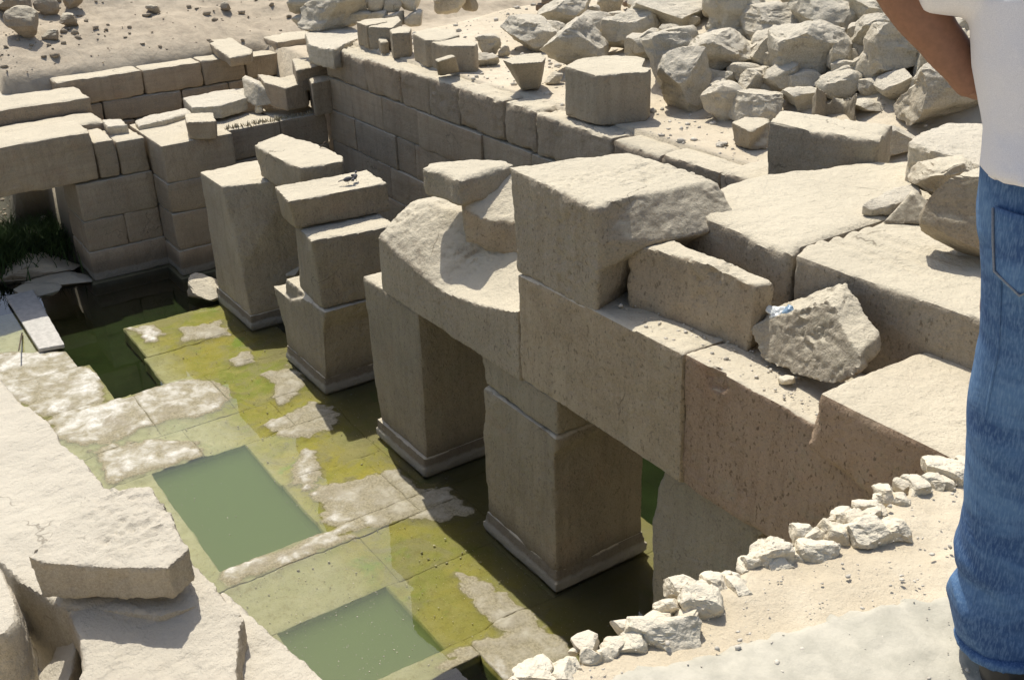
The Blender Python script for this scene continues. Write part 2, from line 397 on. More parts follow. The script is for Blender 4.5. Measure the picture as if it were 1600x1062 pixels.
def prism(A, B):
    """closed solid between two outlines with the same number of points"""
    n = len(A); V = [tuple(p) for p in A]+[tuple(p) for p in B]
    F = [list(range(n)), list(range(2*n-1, n-1, -1))]+[[i, n+i, n+(i+1) % n, (i+1) % n] for i in range(n)]
    return V, F
def remeshed(name, solids, mat, voxel=.05, parent=None, amp=.02, chip=.6, rough=.35, scale=1., it=7, sharp=32):
    me = bpy.data.meshes.new(name); bm = bmesh.new()
    for V, F in solids:
        vs = [bm.verts.new(v) for v in V]
        for f in F: bm.faces.new([vs[i] for i in f])
    bmesh.ops.triangulate(bm, faces=[f for f in bm.faces if len(f.verts) > 4])
    bmesh.ops.recalc_face_normals(bm, faces=bm.faces); bm.to_mesh(me); bm.free()
    o = bpy.data.objects.new(name, me); COL.objects.link(o)
    md = o.modifiers.new('r', 'REMESH'); md.mode = 'VOXEL'; md.voxel_size = voxel
    dg = bpy.context.evaluated_depsgraph_get(); m2 = bpy.data.meshes.new_from_object(o.evaluated_get(dg))
    o.modifiers.clear(); o.data = m2; m2.name = name; bpy.data.meshes.remove(me)
    m2.polygons.foreach_set('use_smooth', np.ones(len(m2.polygons), bool)); m2.materials.clear(); m2.materials.append(mat)
    if amp or chip: weather(o, amp, chip, rough, scale, it=it)
    if sharp: m2.set_sharp_from_angle(angle=math.radians(sharp))
    if parent: adopt(parent, o)
    return o
def pts(l, z): return [atz(p[0], p[1], p[2] if len(p) > 2 else z) for p in l]
def slab(name, top, zt, zb, mat, label=None, cat='stone block', voxel=.05, bot=1.0, shift=(0, 0), group=None, parent=None, **k):
    """stone whose top outline is known; the underside is the same outline scaled about its centre and shifted"""
    T = np.array(pts(top, zt)); c = T.mean(0)
    B = c+(T-c)*bot; B[:, 2] = zb; B[:, 0] += shift[0]; B[:, 1] += shift[1]
    o = remeshed(name, [prism(T, B)], mat, voxel, parent, **k)
    if label: tag(o, label, cat, group)
    return o
def profile(name, front, y0, y1, mat, voxel=.05, parent=None, lean=0, extra=(), **k):
    """front outline read on the plane y=y0, carried back to y1"""
    A = np.array([aty(a, b, y0) if not isinstance(a, str) else b for a, b in front])
    B = A.copy(); B[:, 1] = y1; B[:, 0] += lean
    return remeshed(name, [prism(A, B)]+list(extra), mat, voxel, parent, **k)
def recenter(o):
    """put the origin of a single-mesh thing at the middle of its base"""
    V = co(o.data); lo, hi = V.min(0), V.max(0); c = np.array([(lo[0]+hi[0])/2, (lo[1]+hi[1])/2, lo[2]])
    setco(o.data, V-c); o.location = c; return o

_ico = {}
def ico(n):
    if n not in _ico:
        bm = bmesh.new(); bmesh.ops.create_icosphere(bm, subdivisions=n, radius=1)
        V = np.array([v.co[:] for v in bm.verts]); F = np.array([[v.index for v in f.verts] for f in bm.faces]); bm.free(); _ico[n] = (V, F)
    return _ico[n]
def rock_verts(sz, seed, sub=4, cuts=9, rough=.13, angular=.68, strata=.06):
    rng = np.random.RandomState(seed); V, F = ico(sub); P = V.copy()
    P = np.sign(P)*np.abs(P)**angular
    for i in range(cuts):
        n = rng.normal(size=3); n[2] *= .7; n /= np.linalg.norm(n); d = rng.uniform(.52, .82)
        s = P@n-d; P = P-np.clip(s, 0, None)[:, None]*n
    lo, hi = P.min(0), P.max(0); P = (P-(lo+hi)/2)/((hi-lo)/2)
    P = P*np.array(sz)/2
    m = min(sz)
    nrm = P/np.linalg.norm(P, axis=1, keepdims=True)
    d = m*rough*(fbm(P/m, 1.2, 3, seed)+.45*(.5-2*np.abs(fbm(P/m, 3.2, 4, seed+5, .6))))
    P = P+nrm*d[:, None]
    if strata:
        st = fbm(P*np.array([.3, .3, 3.2])/m, 1.6, 3, seed+11); P[:, :2] += nrm[:, :2]*(strata*m*st)[:, None]
    return P, F
def rock(name, base, sz, mat, label=None, cat='boulder', seed=1, rz=0, tilt=(0, 0), group=None, sub=4, **k):
    P, F = rock_verts(sz, seed, sub, **k)
    R = (Matrix.Rotation(rz, 3, 'Z')@Matrix.Rotation(tilt[0], 3, 'X')@Matrix.Rotation(tilt[1], 3, 'Y'))
    P = P@np.array(R).T; P[:, 2] -= P[:, 2].min()
    o = mk(name, P, F, mat); o.location = base; o.data.set_sharp_from_angle(angle=math.radians(30))
    if label: tag(o, label, cat, group)
    return o

# ------------------------------------------------------------------ terrain
def G(x, y):
    """height of the open ground"""
    x = np.asarray(x, float); y = np.asarray(y, float); P = np.stack([x, y, 0*x], -1).reshape(-1, 3)
    n1 = fbm(P, .5, 4, 3).reshape(x.shape); n2 = fbm(P, 2.2, 3, 8).reshape(x.shape)
    north = 4.96+np.clip((y-13.7)*.33, 0, 2.6)*sstep(-20.5, -17.0, x+.15*(y-14))+sstep(14.5, 18, y)*.25+n1*.10*sstep(12.6, 14, y)+n2*.02
    west = 2.2+np.clip((-31.6-x), 0, 40)*.30*sstep(-31.4, -32.5, x)+2.0*sstep(-31.2, -31.9, x)+n1*.5*sstep(-31.5, -34, x)+n2*.12
    pit = -1.5+0*x
    valley = sstep(-.9, -.3, y+.158*x); west = .2+(west-.2)*valley
    z = np.where(y > 12.1, north, np.where(x < -28.0, np.where((x > -31) & (y < 5.2), .15+n2*.1, west), pit))
    # blend north terrace into the slope beyond the outer wall
    z = np.where((x < -31.3) & (y > 5), np.maximum(west, np.where(y > 12.1, 4.15+n2*.1, 0)), z)
    z = np.where((x < -26.2) & (x > -31.3) & (y > 12.1), 4.15+n2*.1, z)
    return z
xs = np.concatenate([np.arange(-160, -52, 6.), np.arange(-52, -1.6, .2), [-1.55], np.arange(0, 120, 8.)])
ys = np.concatenate([np.arange(-90, -4, 6.), np.arange(-4, 36, .2), np.arange(36, 170, 6.)])
XX, YY = np.meshgrid(xs, ys, indexing='ij'); ZZ = G(XX, YY)
ZZ = np.where((YY < -1.7) & (XX < -1.5), 2.7+.12*np.clip(-YY-2, 0, 30), ZZ)  # unseen south ground, set pale and high to bounce sunlight onto the stone fronts
ZZ = np.where(XX > -1.5, 7.9, ZZ)
nx, ny = XX.shape
I = np.arange(nx*ny).reshape(nx, ny)
F = np.stack([I[:-1, :-1], I[1:, :-1], I[1:, 1:], I[:-1, 1:]], -1).reshape(-1, 4)
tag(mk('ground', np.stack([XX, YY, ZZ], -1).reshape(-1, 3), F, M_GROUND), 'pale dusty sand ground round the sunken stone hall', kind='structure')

def gpix(px, py, it=14):
    """point of the open ground under a pixel"""
    z = 5.
    for _ in range(it):
        p = atz(px, py, z); z = .5*z+.5*float(G(np.array([p[0]]), np.array([p[1]]))[0])
    return p

# ------------------------------------------------------------------ floor slabs and water
def sdist(P, poly):
    poly = np.asarray(poly)[:, :2]; n = len(poly); d = np.full(len(P), 1e9); ins = np.zeros(len(P), bool)
    for i in range(n):
        a, b = poly[i], poly[(i+1) % n]; ab = b-a; t = np.clip(((P-a)@ab)/(ab@ab), 0, 1)
        d = np.minimum(d, np.linalg.norm(P-a-t[:, None]*ab, axis=1))
        c = ((a[1] > P[:, 1]) != (b[1] > P[:, 1])) & (P[:, 0] < (b[0]-a[0])*(P[:, 1]-a[1])/(b[1]-a[1]+1e-12)+a[0]); ins ^= c
    return np.where(ins, d, -d)
DRY = [[(-90, 565), (60, 552), (115, 556), (133, 580), (60, 598), (-90, 620)],
       [(20, 607), (110, 583), (152, 590), (150, 628), (90, 652), (60, 640)],
       [(80, 655), (200, 622), (295, 590), (352, 600), (364, 617), (330, 642), (230, 662), (160, 692), (100, 682)],
       [(150, 700), (240, 688), (298, 693), (312, 712), (235, 737), (170, 750)],
       [(488, 768), (560, 747), (615, 733), (660, 765), (690, 800), (600, 812), (525, 832)],
       [(286, 512), (345, 498), (356, 520), (285, 534)],
       [(205, 512), (235, 508), (252, 520), (235, 530)],
       [(415, 585), (452, 560), (476, 600), (440, 628)], [(420, 660), (480, 625), (530, 645), (515, 668), (440, 690)],
       [(355, 560), (385, 545), (392, 562), (370, 568)],
       [(345, 888), (520, 828), (545, 838), (360, 912)],
       [(715, 893), (760, 905), (830, 965), (900, 1030), (800, 1062), (760, 1000), (800, 985), (745, 945)],
       [(600, 770), (700, 760), (740, 800), (690, 815)], [(690, 1030), (760, 990), (830, 1062), (700, 1062)],
       [(440, 735), (480, 700), (500, 715), (480, 760)]]
DRYP = [np.array([atz(a, b, .02)[:2] for a, b in p]) for p in DRY]
tag_floor = tag(empty('stone_floor', (-16, 5, 0)), 'flooded stone paving of the sunken hall with yellow-green algae', kind='structure')
def floor_piece(x0, x1, y0, y1, base=-.05, step=.05, bev=.02):
    x0 -= .008; x1 += .008; y0 -= .008; y1 += .008
    xs = np.unique(np.concatenate([[x0, x0+bev], np.arange(x0+bev, x1-bev, step), [x1-bev, x1]])); ys = np.unique(np.concatenate([[y0, y0+bev], np.arange(y0+bev, y1-bev, step), [y1-bev, y1]]))
    X, Y = np.meshgrid(xs, ys, indexing='ij'); P2 = np.stack([X.ravel(), Y.ravel()], -1); P3 = np.c_[P2, 0*P2[:, 0]]
    n = fbm(P3, 1.6, 4, 21); nf = fbm(P3, 7, 3, 22)
    m = np.zeros(len(P2))
    for i_, p in enumerate(DRYP): m = np.maximum(m, sstep(-.22, .12, sdist(P2, p)+.12*n+.10*nf+(.08 if i_ < 4 else 0)))
    h = base*.6-.012+.016*n+.010*nf+m*(.030-base*.6)
    e = np.minimum.reduce([P2[:, 0]-x0, x1-P2[:, 0], P2[:, 1]-y0, y1-P2[:, 1]])
    h -= (.003+.02*sstep(.1, .4, nf))*(1-sstep(0, .06, e+.03*nf))
    V = np.c_[P2, h].reshape(len(xs), len(ys), 3)
    # wobble the outline so the arris is not ruler-straight, then drop the sides
    wob = .03*fbm(P3, 2.5, 3, 5).reshape(len(xs), len(ys))
    V[0, :, 0] += wob[0]; V[-1, :, 0] += wob[-1]; V[:, 0, 1] += wob[:, 0]; V[:, -1, 1] += wob[:, -1]
    nx, ny = len(xs), len(ys); I = np.arange(nx*ny).reshape(nx, ny)
    F = [np.stack([I[:-1, :-1], I[1:, :-1], I[1:, 1:], I[:-1, 1:]], -1).reshape(-1, 4)]
    ring = np.concatenate([I[:, 0], I[-1, 1:], I[-2::-1, -1], I[0, -2:0:-1]])
    V = V.reshape(-1, 3); lowv = V[ring].copy(); lowv[:, 2] = -1.3; k = len(V); V = np.r_[V, lowv]; m_ = len(ring); j = np.arange(m_)
    F.append(np.stack([ring[j], k+j, k+(j+1) % m_, ring[(j+1) % m_]], -1))
    return adopt(tag_floor, mk('floor_slab', V, np.concatenate(F), M_FLOOR))
g_ = .012
for a in [(-25.9, -21.95, -2, 3.42, -.03), (-21.93, -20.12, -2, 3.66, -.03), (-20.10, -18.15, -2, 3.98, -.05), (-20.06, -18.15, 4.0, 5.45, -.05),
          (-18.13, -16.92, -2, 4.35, -.055), (-18.13, -16.92, 4.37, 6.1, -.06),
          (-23.40, -21.62, 4.78, 7.3, -.045), (-21.60, -20.04, 4.70, 7.6, -.06), (-20.02, -18.15, 5.47, 7.9, -.06), (-23.4, -21.62, 7.32, 9.4, -.07), (-21.60, -18.2, 7.92, 9.4, -.07),
          (-18.13, -16.92, 6.12, 9.4, -.06), (-16.90, -13.55, -2, 3.42, -.05), (-16.90, -15.25, 5.12, 7.0, -.055), (-15.23, -13.55, 5.14, 6.6, -.03), (-16.9, -13.55, 7.02, 9.4, -.05), (-15.23, -13.55, 6.62, 7.0, -.05),
          (-13.53, -13.1, -2, 6.6, -.02), (-13.08, -11.80, -2, 5.5, -.05), (-13.08, -11.80, 5.52, 7.4, -.05), (-13.53, -11.80, 7.42, 9.4, -.05), (-13.53, -13.1, 6.62, 7.4, -.05),
          (-11.78, -10.17, -2, 3.58, -.055), (-11.78, -10.17, 5.32, 7.1, -.05), (-11.78, -10.17, 7.12, 9.4, -.05), (-10.15, -9.75, -2, 5.6, -.03), (-10.15, -7.9, 5.62, 9.4, -.045),
          (-9.73, -7.9, -2, 4.0, -.05), (-7.88, -3, -2, 9.4, -.04)]:
    floor_piece(*a)
# silted bottoms of the pools and of the deep channels
def sheet(name, x0, x1, y0, y1, z, mat, label, amp=.0, n=30):
    X, Y = np.meshgrid(np.linspace(x0, x1, n), np.linspace(y0, y1, n), indexing='ij'); P = np.stack([X, Y, 0*X], -1).reshape(-1, 3)
    P[:, 2] = z+amp*fbm(P, .8, 3, 4); I = np.arange(n*n).reshape(n, n)
    return tag(mk(name, P, np.stack([I[:-1, :-1], I[1:, :-1], I[1:, 1:], I[:-1, 1:]], -1).reshape(-1, 4), mat), label, kind='structure')
sheet('pool_bed', -16.95, -13.5, 3.38, 5.18, -.82, M_SILT, 'murky green silt in the larger square pool', .04)
sheet('pool_bed', -11.82, -10.1, 3.55, 5.36, -.82, M_SILT, 'murky green silt in the smaller square pool', .04)
sheet('pool_bed', -9.75, -7.9, 3.9, 5.62, -.3, M_DEEP, 'dark bed of the pool at the lower edge', .04)
sheet('channel_bed', -28.4, -2, -3, 12, -.34, M_DEEP, 'deep dark bed of the water channel round the island', .03, 60)
def murk(x0, x1, y0, y1, z0, label):
    m = bpy.data.materials.get('murky_water')
    if not m:
        m = bpy.data.materials.new('murky_water'); m.use_nodes = True; nt = m.node_tree; nt.nodes.clear()
        o = N(nt, 'ShaderNodeOutputMaterial'); v = N(nt, 'ShaderNodeVolumePrincipled')
        v.inputs['Color'].default_value = (.56, .66, .36, 1); v.inputs['Density'].default_value = 3.4; v.inputs['Anisotropy'].default_value = -.1
        nt.links.new(v.outputs[0], o.inputs['Volume'])
    b = box8(x0, x1, y0, y1, z0, -.012)
    tag(mk('murky_water', b, [[0, 3, 2, 1], [4, 5, 6, 7], [0, 1, 5, 4], [1, 2, 6, 5], [2, 3, 7, 6], [3, 0, 4, 7]], m, smooth=False), label, kind='structure')
def box8(x0, x1, y0, y1, z0, z1):
    return [(x0, y0, z0), (x1, y0, z0), (x1, y1, z0), (x0, y1, z0), (x0, y0, z1), (x1, y0, z1), (x1, y1, z1), (x0, y1, z1)]
murk(-16.92, -13.53, 3.42, 5.13, -.8, 'cloudy green water filling the larger square pool')
murk(-11.79, -10.14, 3.58, 5.33, -.8, 'cloudy green water filling the smaller square pool')
sheet('water', -31, -1.6, -3, 12.0, 0, M_WATER, 'still green water standing between the pillars', 0, 2)

# ------------------------------------------------------------------ back wall (north)
bw = tag(empty('masonry_wall', (-19, 12.2, -1)), 'long wall of squared sandstone blocks behind the pillars, its top course worn round', 'wall')
YF = 11.65
def course(z0, z1, js, top=False):
    for a, b in zip(js[:-1], js[1:]):
        dy = random.Random(int(a*100+z0*10)).uniform(-.02, .025)
        if top:
            rr = random.Random(int(a*50)); c = box8(a+.008, b-.008, YF+dy, YF+1.1, z0, z1+rr.uniform(-.05, .03))
            hexa('stone_block', c, M_SAND, bw, .055, rr.choice([.04, .06, .09]), .035, .8, .7)
        else: hexa('stone_block', box8(a+.006, b-.006, YF+dy, YF+1.1, z0+.005, z1-.005), M_SAND, bw, .11, .022, .014, .3)
course(4.09, 4.93, [-26.4, -24.09, -22.34, -21.07, -19.77, -18.05, -16.94, -14.6, -13.3, -11.9, -10.4, -8.6, -6], True)
course(3.26, 4.085, [-26.5, -25.07, -23.41, -21.61, -18.9, -17.1, -15.2, -13, -10.5, -8, -6])
course(2.42, 3.255, [-26.5, -24.97, -22.8, -21.9, -20.1, -18.4, -16, -13.4, -10, -6])
course(1.6, 2.415, [-26.5, -23.9, -23.19 + .0, -21.2, -19.0, -16.6, -14, -10, -6])
course(.75, 1.595, [-26.5, -25.1, -22.6, -20.6, -18.2, -15.4, -12, -6])
course(-.1, .745, [-26.5, -24.2, -21.6, -19.4, -16.8, -13, -6]); course(-1.4, -.105, [-26.5, -22.5, -18, -12, -6])

# ------------------------------------------------------------------ left (west) wall
lw = tag(empty('masonry_wall', (-27, 7.5, -1)), 'shaded west wall with two square piers and a long lintel over a dark opening', 'wall')
def hb(x0, x1, y0, y1, z0, z1, st=.12, r=.03, amp=.018, chip=.5, mat=M_SAND, p=lw, name='stone_block'):
    return hexa(name, box8(x0, x1, y0, y1, z0, z1), mat, p, st, r, amp, chip)
# pier A
hb(-28.3, -26.65, 5.03, 6.86, 1.52, 2.44); hb(-28.3, -26.65, 5.02, 6.0, .74, 1.51); hb(-28.3, -26.66, 6.01, 6.86, .74, 1.51)
hb(-28.3, -26.62, 5.0, 6.88, -.02, .73); hb(-28.4, -26.5, 4.9, 6.95, -1.4, -.03)
hb(-28.3, -26.65, 5.62, 6.13, 2.46, 3.38, r=.05); hb(-28.3, -26.66, 6.15, 6.84, 2.46, 3.30, r=.05)
# pier B
hb(-28.2, -25.6, 6.90, 8.66, 2.36, 3.29, r=.03); hb(-28.2, -25.6, 6.88, 8.66, 1.60, 2.35); hb(-28.2, -25.58, 6.88, 8.66, .66, 1.59); hb(-28.2, -25.55, 6.86, 8.68, 0.0, .65)
hb(-28.2, -25.42, 6.78, 8.75, -1.4, -.02)
# recess behind
for z0, z1, js in ((2.3, 3.12, (8.67, 10.3, 11.62)), (1.5, 2.29, (8.67, 9.6, 11.62)), (.6, 1.49, (8.67, 10.6, 11.62)), (-1.4, .59, (8.67, 11.62))):
    for a, b in zip(js[:-1], js[1:]): hb(-28.2, -26.6, a+.005, b-.005, z0, z1)
# lintel and its backing, south end of opening
hb(-28.0, -26.62, -1.5, 5.60, 2.49, 3.65, .14, .035, .03, .6, name='lintel')
hb(-30.9, -29.3, -1.5, 6.35, 3.45, 3.9, .16, .05, .04, .7, name='lintel')
hb(-28.3, -26.5, -3, -1.0, -1.4, 2.48, .2)
hb(-29.25, -28.02, 2.0, 6.3, 3.1, 3.52, .14, .06, .04, .7, name='roof_slab')
hb(-30.9, -28.35, 5.3, 6.9, -.3, 2.74, .2)

# outer wall beyond
ow = tag(empty('masonry_wall', (-31.5, 9, 2)), 'low outer wall of long pale-topped blocks below the sandy slope', 'wall')
for z0, z1, js in ((3.35, 4.05, (5.9, 8.2, 9.9, 11.2)), (2.75, 3.34, (5.4, 7.0, 9.2, 10.6, 12.0)), (2.1, 2.74, (5.2, 7.8, 10, 12.2))):
    for a, b in zip(js[:-1], js[1:]): hb(-32.6, -31.0, a+.006, b-.006, z0, z1, .13, .05, .03, .6, p=ow)
hb(-32.3, -31.0, 11.2, 12.2, 3.35, 3.98, p=ow); hb(-32.3, -30.95, 12.2, 14.3, 3.3, 4.3, .13, .06, .04, p=ow); hb(-32.5, -31.3, 4.2, 5.9, 2.7, 3.75, .12, .06, .06, .8, M_LIME, ow)
slab('tilted_slab', [(313, 57), (352, 53), (395, 78), (392, 84), (358, 90)], 4.35, 4.05, M_SAND, 'long flat slab lying askew across the outer wall', voxel=.04, bot=.95, amp=.02)

# ------------------------------------------------------------------ stones on the left wall
def sl(px, zt, zb, mat, lab, voxel=.035, bot=1., name='fallen_block', cat='stone block', **k):
    return recenter(slab(name, px, zt, zb, mat, lab, cat, voxel, bot, **k))
sl([(288, 178), (333, 176), (337, 190), (292, 192)], 3.72, 3.3, M_SAND, 'small brown block alone on the west wall top beside the pier', bot=.93, amp=.03)
sl([(285, 153), (330, 142), (382, 137), (385, 152), (345, 165), (300, 168)], 3.55, 3.2, M_LIME, 'flat pale slab lying on the west wall behind the small brown block', amp=.03)
sl([(210, 188), (232, 180), (290, 168), (300, 175), (255, 188), (215, 196)], 3.42, 3.1, M_LIME, 'thin rounded pale slab at the west wall top, left of the brown block', amp=.03)
sl([(158, 187), (190, 186), (200, 195), (168, 199)], 3.5, 3.25, M_LIME, 'small flat pale stone by the lintel end', amp=.02)
sl([(400, 113), (440, 122), (482, 110), (478, 128), (445, 137), (412, 128)], 3.95, 3.3, M_SAND, 'low broken block with pale top at the corner behind the tilted wedge', amp=.03)
sl([(456, 92), (508, 86), (512, 100), (462, 110)], 4.3, 3.7, M_SAND, 'pale-topped block in the corner of the two walls', amp=.02)
sl([(478, 116), (512, 112), (518, 124), (486, 130)], 4.05, 3.15, M_SAND, 'upright block with broken edge against the back wall corner', amp=.03, bot=.95)
# tilted wedge
A = [atz(378, 120, 3.95), atz(402, 130, 3.9), atz(446, 160, 3.42), atz(400, 168, 3.32), atz(382, 158, 3.42)]
B = [p+np.array([-.45, .25, -.05]) for p in A]
recenter(tag(remeshed('tilted_wedge', [prism(A, B)], M_LIME, .035, amp=.02), 'greenish pale wedge of stone standing tilted on two small stones', 'stone block'))
for px, py, w_, s in ((375, 172, .32, 1), (405, 176, .3, 2)):
    p = atz(px, py, 3.14); rock('prop_stone', p, (w_, .25, .2), M_WHITE, 'small white stone propping up the tilted wedge, ' + ('left one' if s == 1 else 'right one'), 'stone', s, sub=3, group='stones under the tilted wedge')
sl([(476, 52), (520, 40), (556, 44), (565, 58), (520, 78), (482, 70)], 5.0, 4.5, M_LIME, 'large pale block capping the corner where the back wall starts', bot=.96, amp=.04, voxel=.05)

# ------------------------------------------------------------------ pillars
def pillar(label, corner_r, x_l, front, y0=7.2, y1=8.85, blocks=()):
    t = tag(empty('granite_pillar', ((corner_r+x_l)/2, (y0+y1)/2, -.2)), label, 'pillar', 'square granite pillars standing in the water')
    return t
def plinth(t, x0, x1, y0, y1, ztop=.34):
    M_GRAN = M_PIL
    # stepped foot: three low ledges, each a little wider
    S = [prism([(x0-d, y0-d, a), (x1+d, y0-d, a), (x1+d, y1+d, a), (x0-d, y1+d, a)], [(x0-d, y0-d, b), (x1+d, y0-d, b), (x1+d, y1+d, b), (x0-d, y1+d, b)])
         for d, a, b in ((.012, ztop-.10, ztop), (.028, ztop-.20, ztop-.10), (.052, .03, ztop-.19), (.02, -1.2, .06))]
    return remeshed('plinth', S, M_GRAN, .03, t, amp=.018, chip=.45, rough=.3)
# pillar right under the beam end (nearest)
t = pillar('nearest granite pillar, rising beside the white edge stones under the beam joint', 0, 0, None); t.location = (-7.4, 8, -.2)
def prof_w(name, P, y0, y1, mat, parent, voxel=.05, lean=0, extra=(), **k):
    A = np.array([(x, y0, z) for x, z in P]); B = np.array([(x+lean, y1, z) for x, z in P])
    return remeshed(name, [prism(A, B)]+list(extra), mat, voxel, parent, **k)
prof_w('shaft', [(-8.16, 3.09), (-8.3, 2.75), (-8.34, 2.3), (-8.28, .9), (-8.3, -1.2), (-6.5, -1.2), (-6.52, 2.7), (-6.68, 2.95), (-6.55, 3.09)], 7.33, 8.8, M_PIL, t, .035, amp=.02)
# second
t = pillar('granite pillar of two blocks with a worn waist, in the middle of the colonnade', 0, 0, None); t.location = (-11.1, 8, -.2)
prof_w('shaft', [(-12.0, 2.56), (-11.97, 2.3), (-12.02, 2.05), (-12.08, 1.75), (-12.05, 1.0), (-12.06, .3), (-10.22, .3), (-10.22, 1.6), (-10.26, 2.2), (-10.17, 2.42), (-10.2, 2.54)], 7.22, 8.8, M_PIL, t, .033, amp=.025)
prof_w('upper_block', [(-12.04, 3.085), (-12.03, 2.95), (-11.95, 2.75), (-11.98, 2.585), (-10.19, 2.565), (-10.18, 3.085)], 7.25, 8.8, M_PIL, t, .033, amp=.02)
plinth(t, -12.07, -10.22, 7.22, 8.8)
# third
t = pillar('tall granite pillar under the left end of the broken beam, flat sunlit top corner', 0, 0, None); t.location = (-14.9, 8, -.2)
prof_w('shaft', [(-15.80, 3.055), (-15.74, 1.5), (-15.66, .3), (-13.97, .3), (-13.9, 1.8), (-13.88, 3.055)], 7.24, 8.7, M_PIL, t, .033, amp=.02)
plinth(t, -15.66, -13.97, 7.2, 8.7)
# fourth : broken, three pieces
t = pillar('broken granite pillar of stacked pieces with two birds on its top slab', 0, 0, None); t.location = (-18.7, 8, -.2)
prof_w('lower_block', [(-19.95, 1.55), (-19.75, 1.05), (-19.55, .75), (-19.56, .3), (-17.7, .3), (-17.66, 1.2), (-17.35, 1.86), (-18.4, 1.80), (-19.1, 1.5)], 7.12, 8.7, M_PIL, t, .033, amp=.03,
       extra=[prism([(-19.55, 7.12, .3), (-17.7, 7.12, .3), (-17.7, 8.7, .3), (-19.55, 8.7, .3)], [(-19.4, 7.2, 1.85), (-17.5, 7.2, 1.85), (-17.5, 8.7, 1.85), (-19.4, 8.7, 1.85)])])
plinth(t, -19.58, -17.72, 7.12, 8.7)
T1 = [(-18.62, 1.84), (-18.66, 3.12), (-17.3, 3.42), (-17.25, 1.9), (-17.9, 1.8)]
remeshed('middle_block', [prism([(-18.95, 7.3, 1.6), (-17.5, 7.15, 1.86), (-17.3, 8.7, 1.9), (-18.7, 8.9, 1.85)], [(-18.85, 7.32, 3.14), (-17.55, 7.1, 3.22), (-17.3, 8.72, 3.22), (-18.7, 8.9, 3.14)])], M_PIL, .045, t, amp=.03)
top4 = [(427, 290), (575, 265), (607, 285), (450, 316)]
TT = np.array(pts(top4, 3.78)); BB = np.array([atz(427, 290, 3.78), atz(575, 265, 3.78), atz(607, 285, 3.78), atz(450, 316, 3.78)]); BB[:, 2] = 3.2
BB[0] += (.2, 0, 0); BB[1] += (.0, -.1, 0); BB[3] += (-.05, .12, 0)
remeshed('top_slab', [prism(TT, BB)], M_PIL, .035, t, amp=.02)
# fifth : far, battered
t = pillar('farthest granite pillar, grey and battered, carrying a loose block', 0, 0, None); t.location = (-22.5, 8, -.2)
remeshed('shaft', [prism([(-23.55, 7.08, .3), (-21.42, 7.05, .3), (-21.42, 8.6, .3), (-23.5, 8.6, .3)], [(-23.5, 7.08, 1.4), (-21.62, 7.06, 1.4), (-21.55, 8.6, 1.4), (-23.5, 8.6, 1.4)]),
                   prism([(-23.5, 7.08, 1.39), (-21.62, 7.06, 1.39), (-21.55, 8.6, 1.39), (-23.5, 8.6, 1.39)], [(-23.5, 7.08, 3.12), (-22.12, 7.08, 3.12), (-21.6, 8.6, 3.12), (-23.6, 8.6, 3.12)])], M_GRAN2, .05, t, amp=.025)
plinth(t, -23.55, -21.42, 7.06, 8.6)
sl([(395, 226), (440, 208), (500, 226), (536, 244), (536, 252), (500, 258), (468, 262), (440, 250)], 3.85, 3.13, M_GRAN2, 'tilted slab-like block resting on the farthest pillar, cracked at its far corner', .04, amp=.03, bot=.93)
o = mk('dry_stick', *(lambda a, b: ([tuple(a+d) for d in np.array([(0, 0, 0), (.03, 0, 0), (0, .03, 0)])]+[tuple(b+d) for d in np.array([(0, 0, 0), (.02, 0, 0), (0, .02, 0)])], [[0, 1, 2], [3, 5, 4], [0, 3, 4, 1], [1, 4, 5, 2], [2, 5, 3, 0]]))(atz(499, 231, 3.86), atz(508, 221, 4.0)), M_WOOD)
tag(o, 'short dark stick poking up from the block on the farthest pillar', 'stick')
r_ = rock('fallen_lump', atz(438, 497, 0.0)+np.array([-.1, .55, 0]), (.75, .7, 1.35), M_PIL, 'rounded brown lump of stone leaning behind the broken pillar', 'stone', 5, rough=.08)
rock('fallen_lump', atz(325, 462, -.05), (1.3, 1.0, .45), M_GRAN2, 'grey wedge of stone in the dark water left of the farthest pillar', 'stone', 15, rz=.3)

# ------------------------------------------------------------------ architrave beams
def heightblock(name, x0, x1, y0, y1, zb, fz, mat, step=.045, **k):
    """solid whose top is a height function"""
    xs = np.linspace(x0, x1, int((x1-x0)/step)+1); ys = np.linspace(y0, y1, int((y1-y0)/step)+1)
    X, Y = np.meshgrid(xs, ys, indexing='ij'); Z = fz(X, Y); nx, ny = X.shape; I = np.arange(nx*ny).reshape(nx, ny)
    V = [tuple(v) for v in np.stack([X, Y, Z], -1).reshape(-1, 3)]
    F = [list(f) for f in np.stack([I[:-1, :-1], I[1:, :-1], I[1:, 1:], I[:-1, 1:]], -1).reshape(-1, 4)]
    ring = list(I[:, 0])+list(I[-1, 1:])+list(I[-2::-1, -1])+list(I[0, -2:0:-1]); n0 = len(V)
    V += [(V[i][0], V[i][1], zb) for i in ring]; m = len(ring)
    F += [[ring[j], n0+j, n0+(j+1) % m, ring[(j+1) % m]] for j in range(m)]+[[n0+j for j in range(m)][::-1]]
    return remeshed(name, [(V, F)], mat, step, **k)
fx = np.array([aty(a, b, 7.2)[[0, 2]] for a, b in [(601, 377), (620, 398), (652, 425), (692, 455), (743, 474), (791, 484), (808, 486), (826, 440)]])
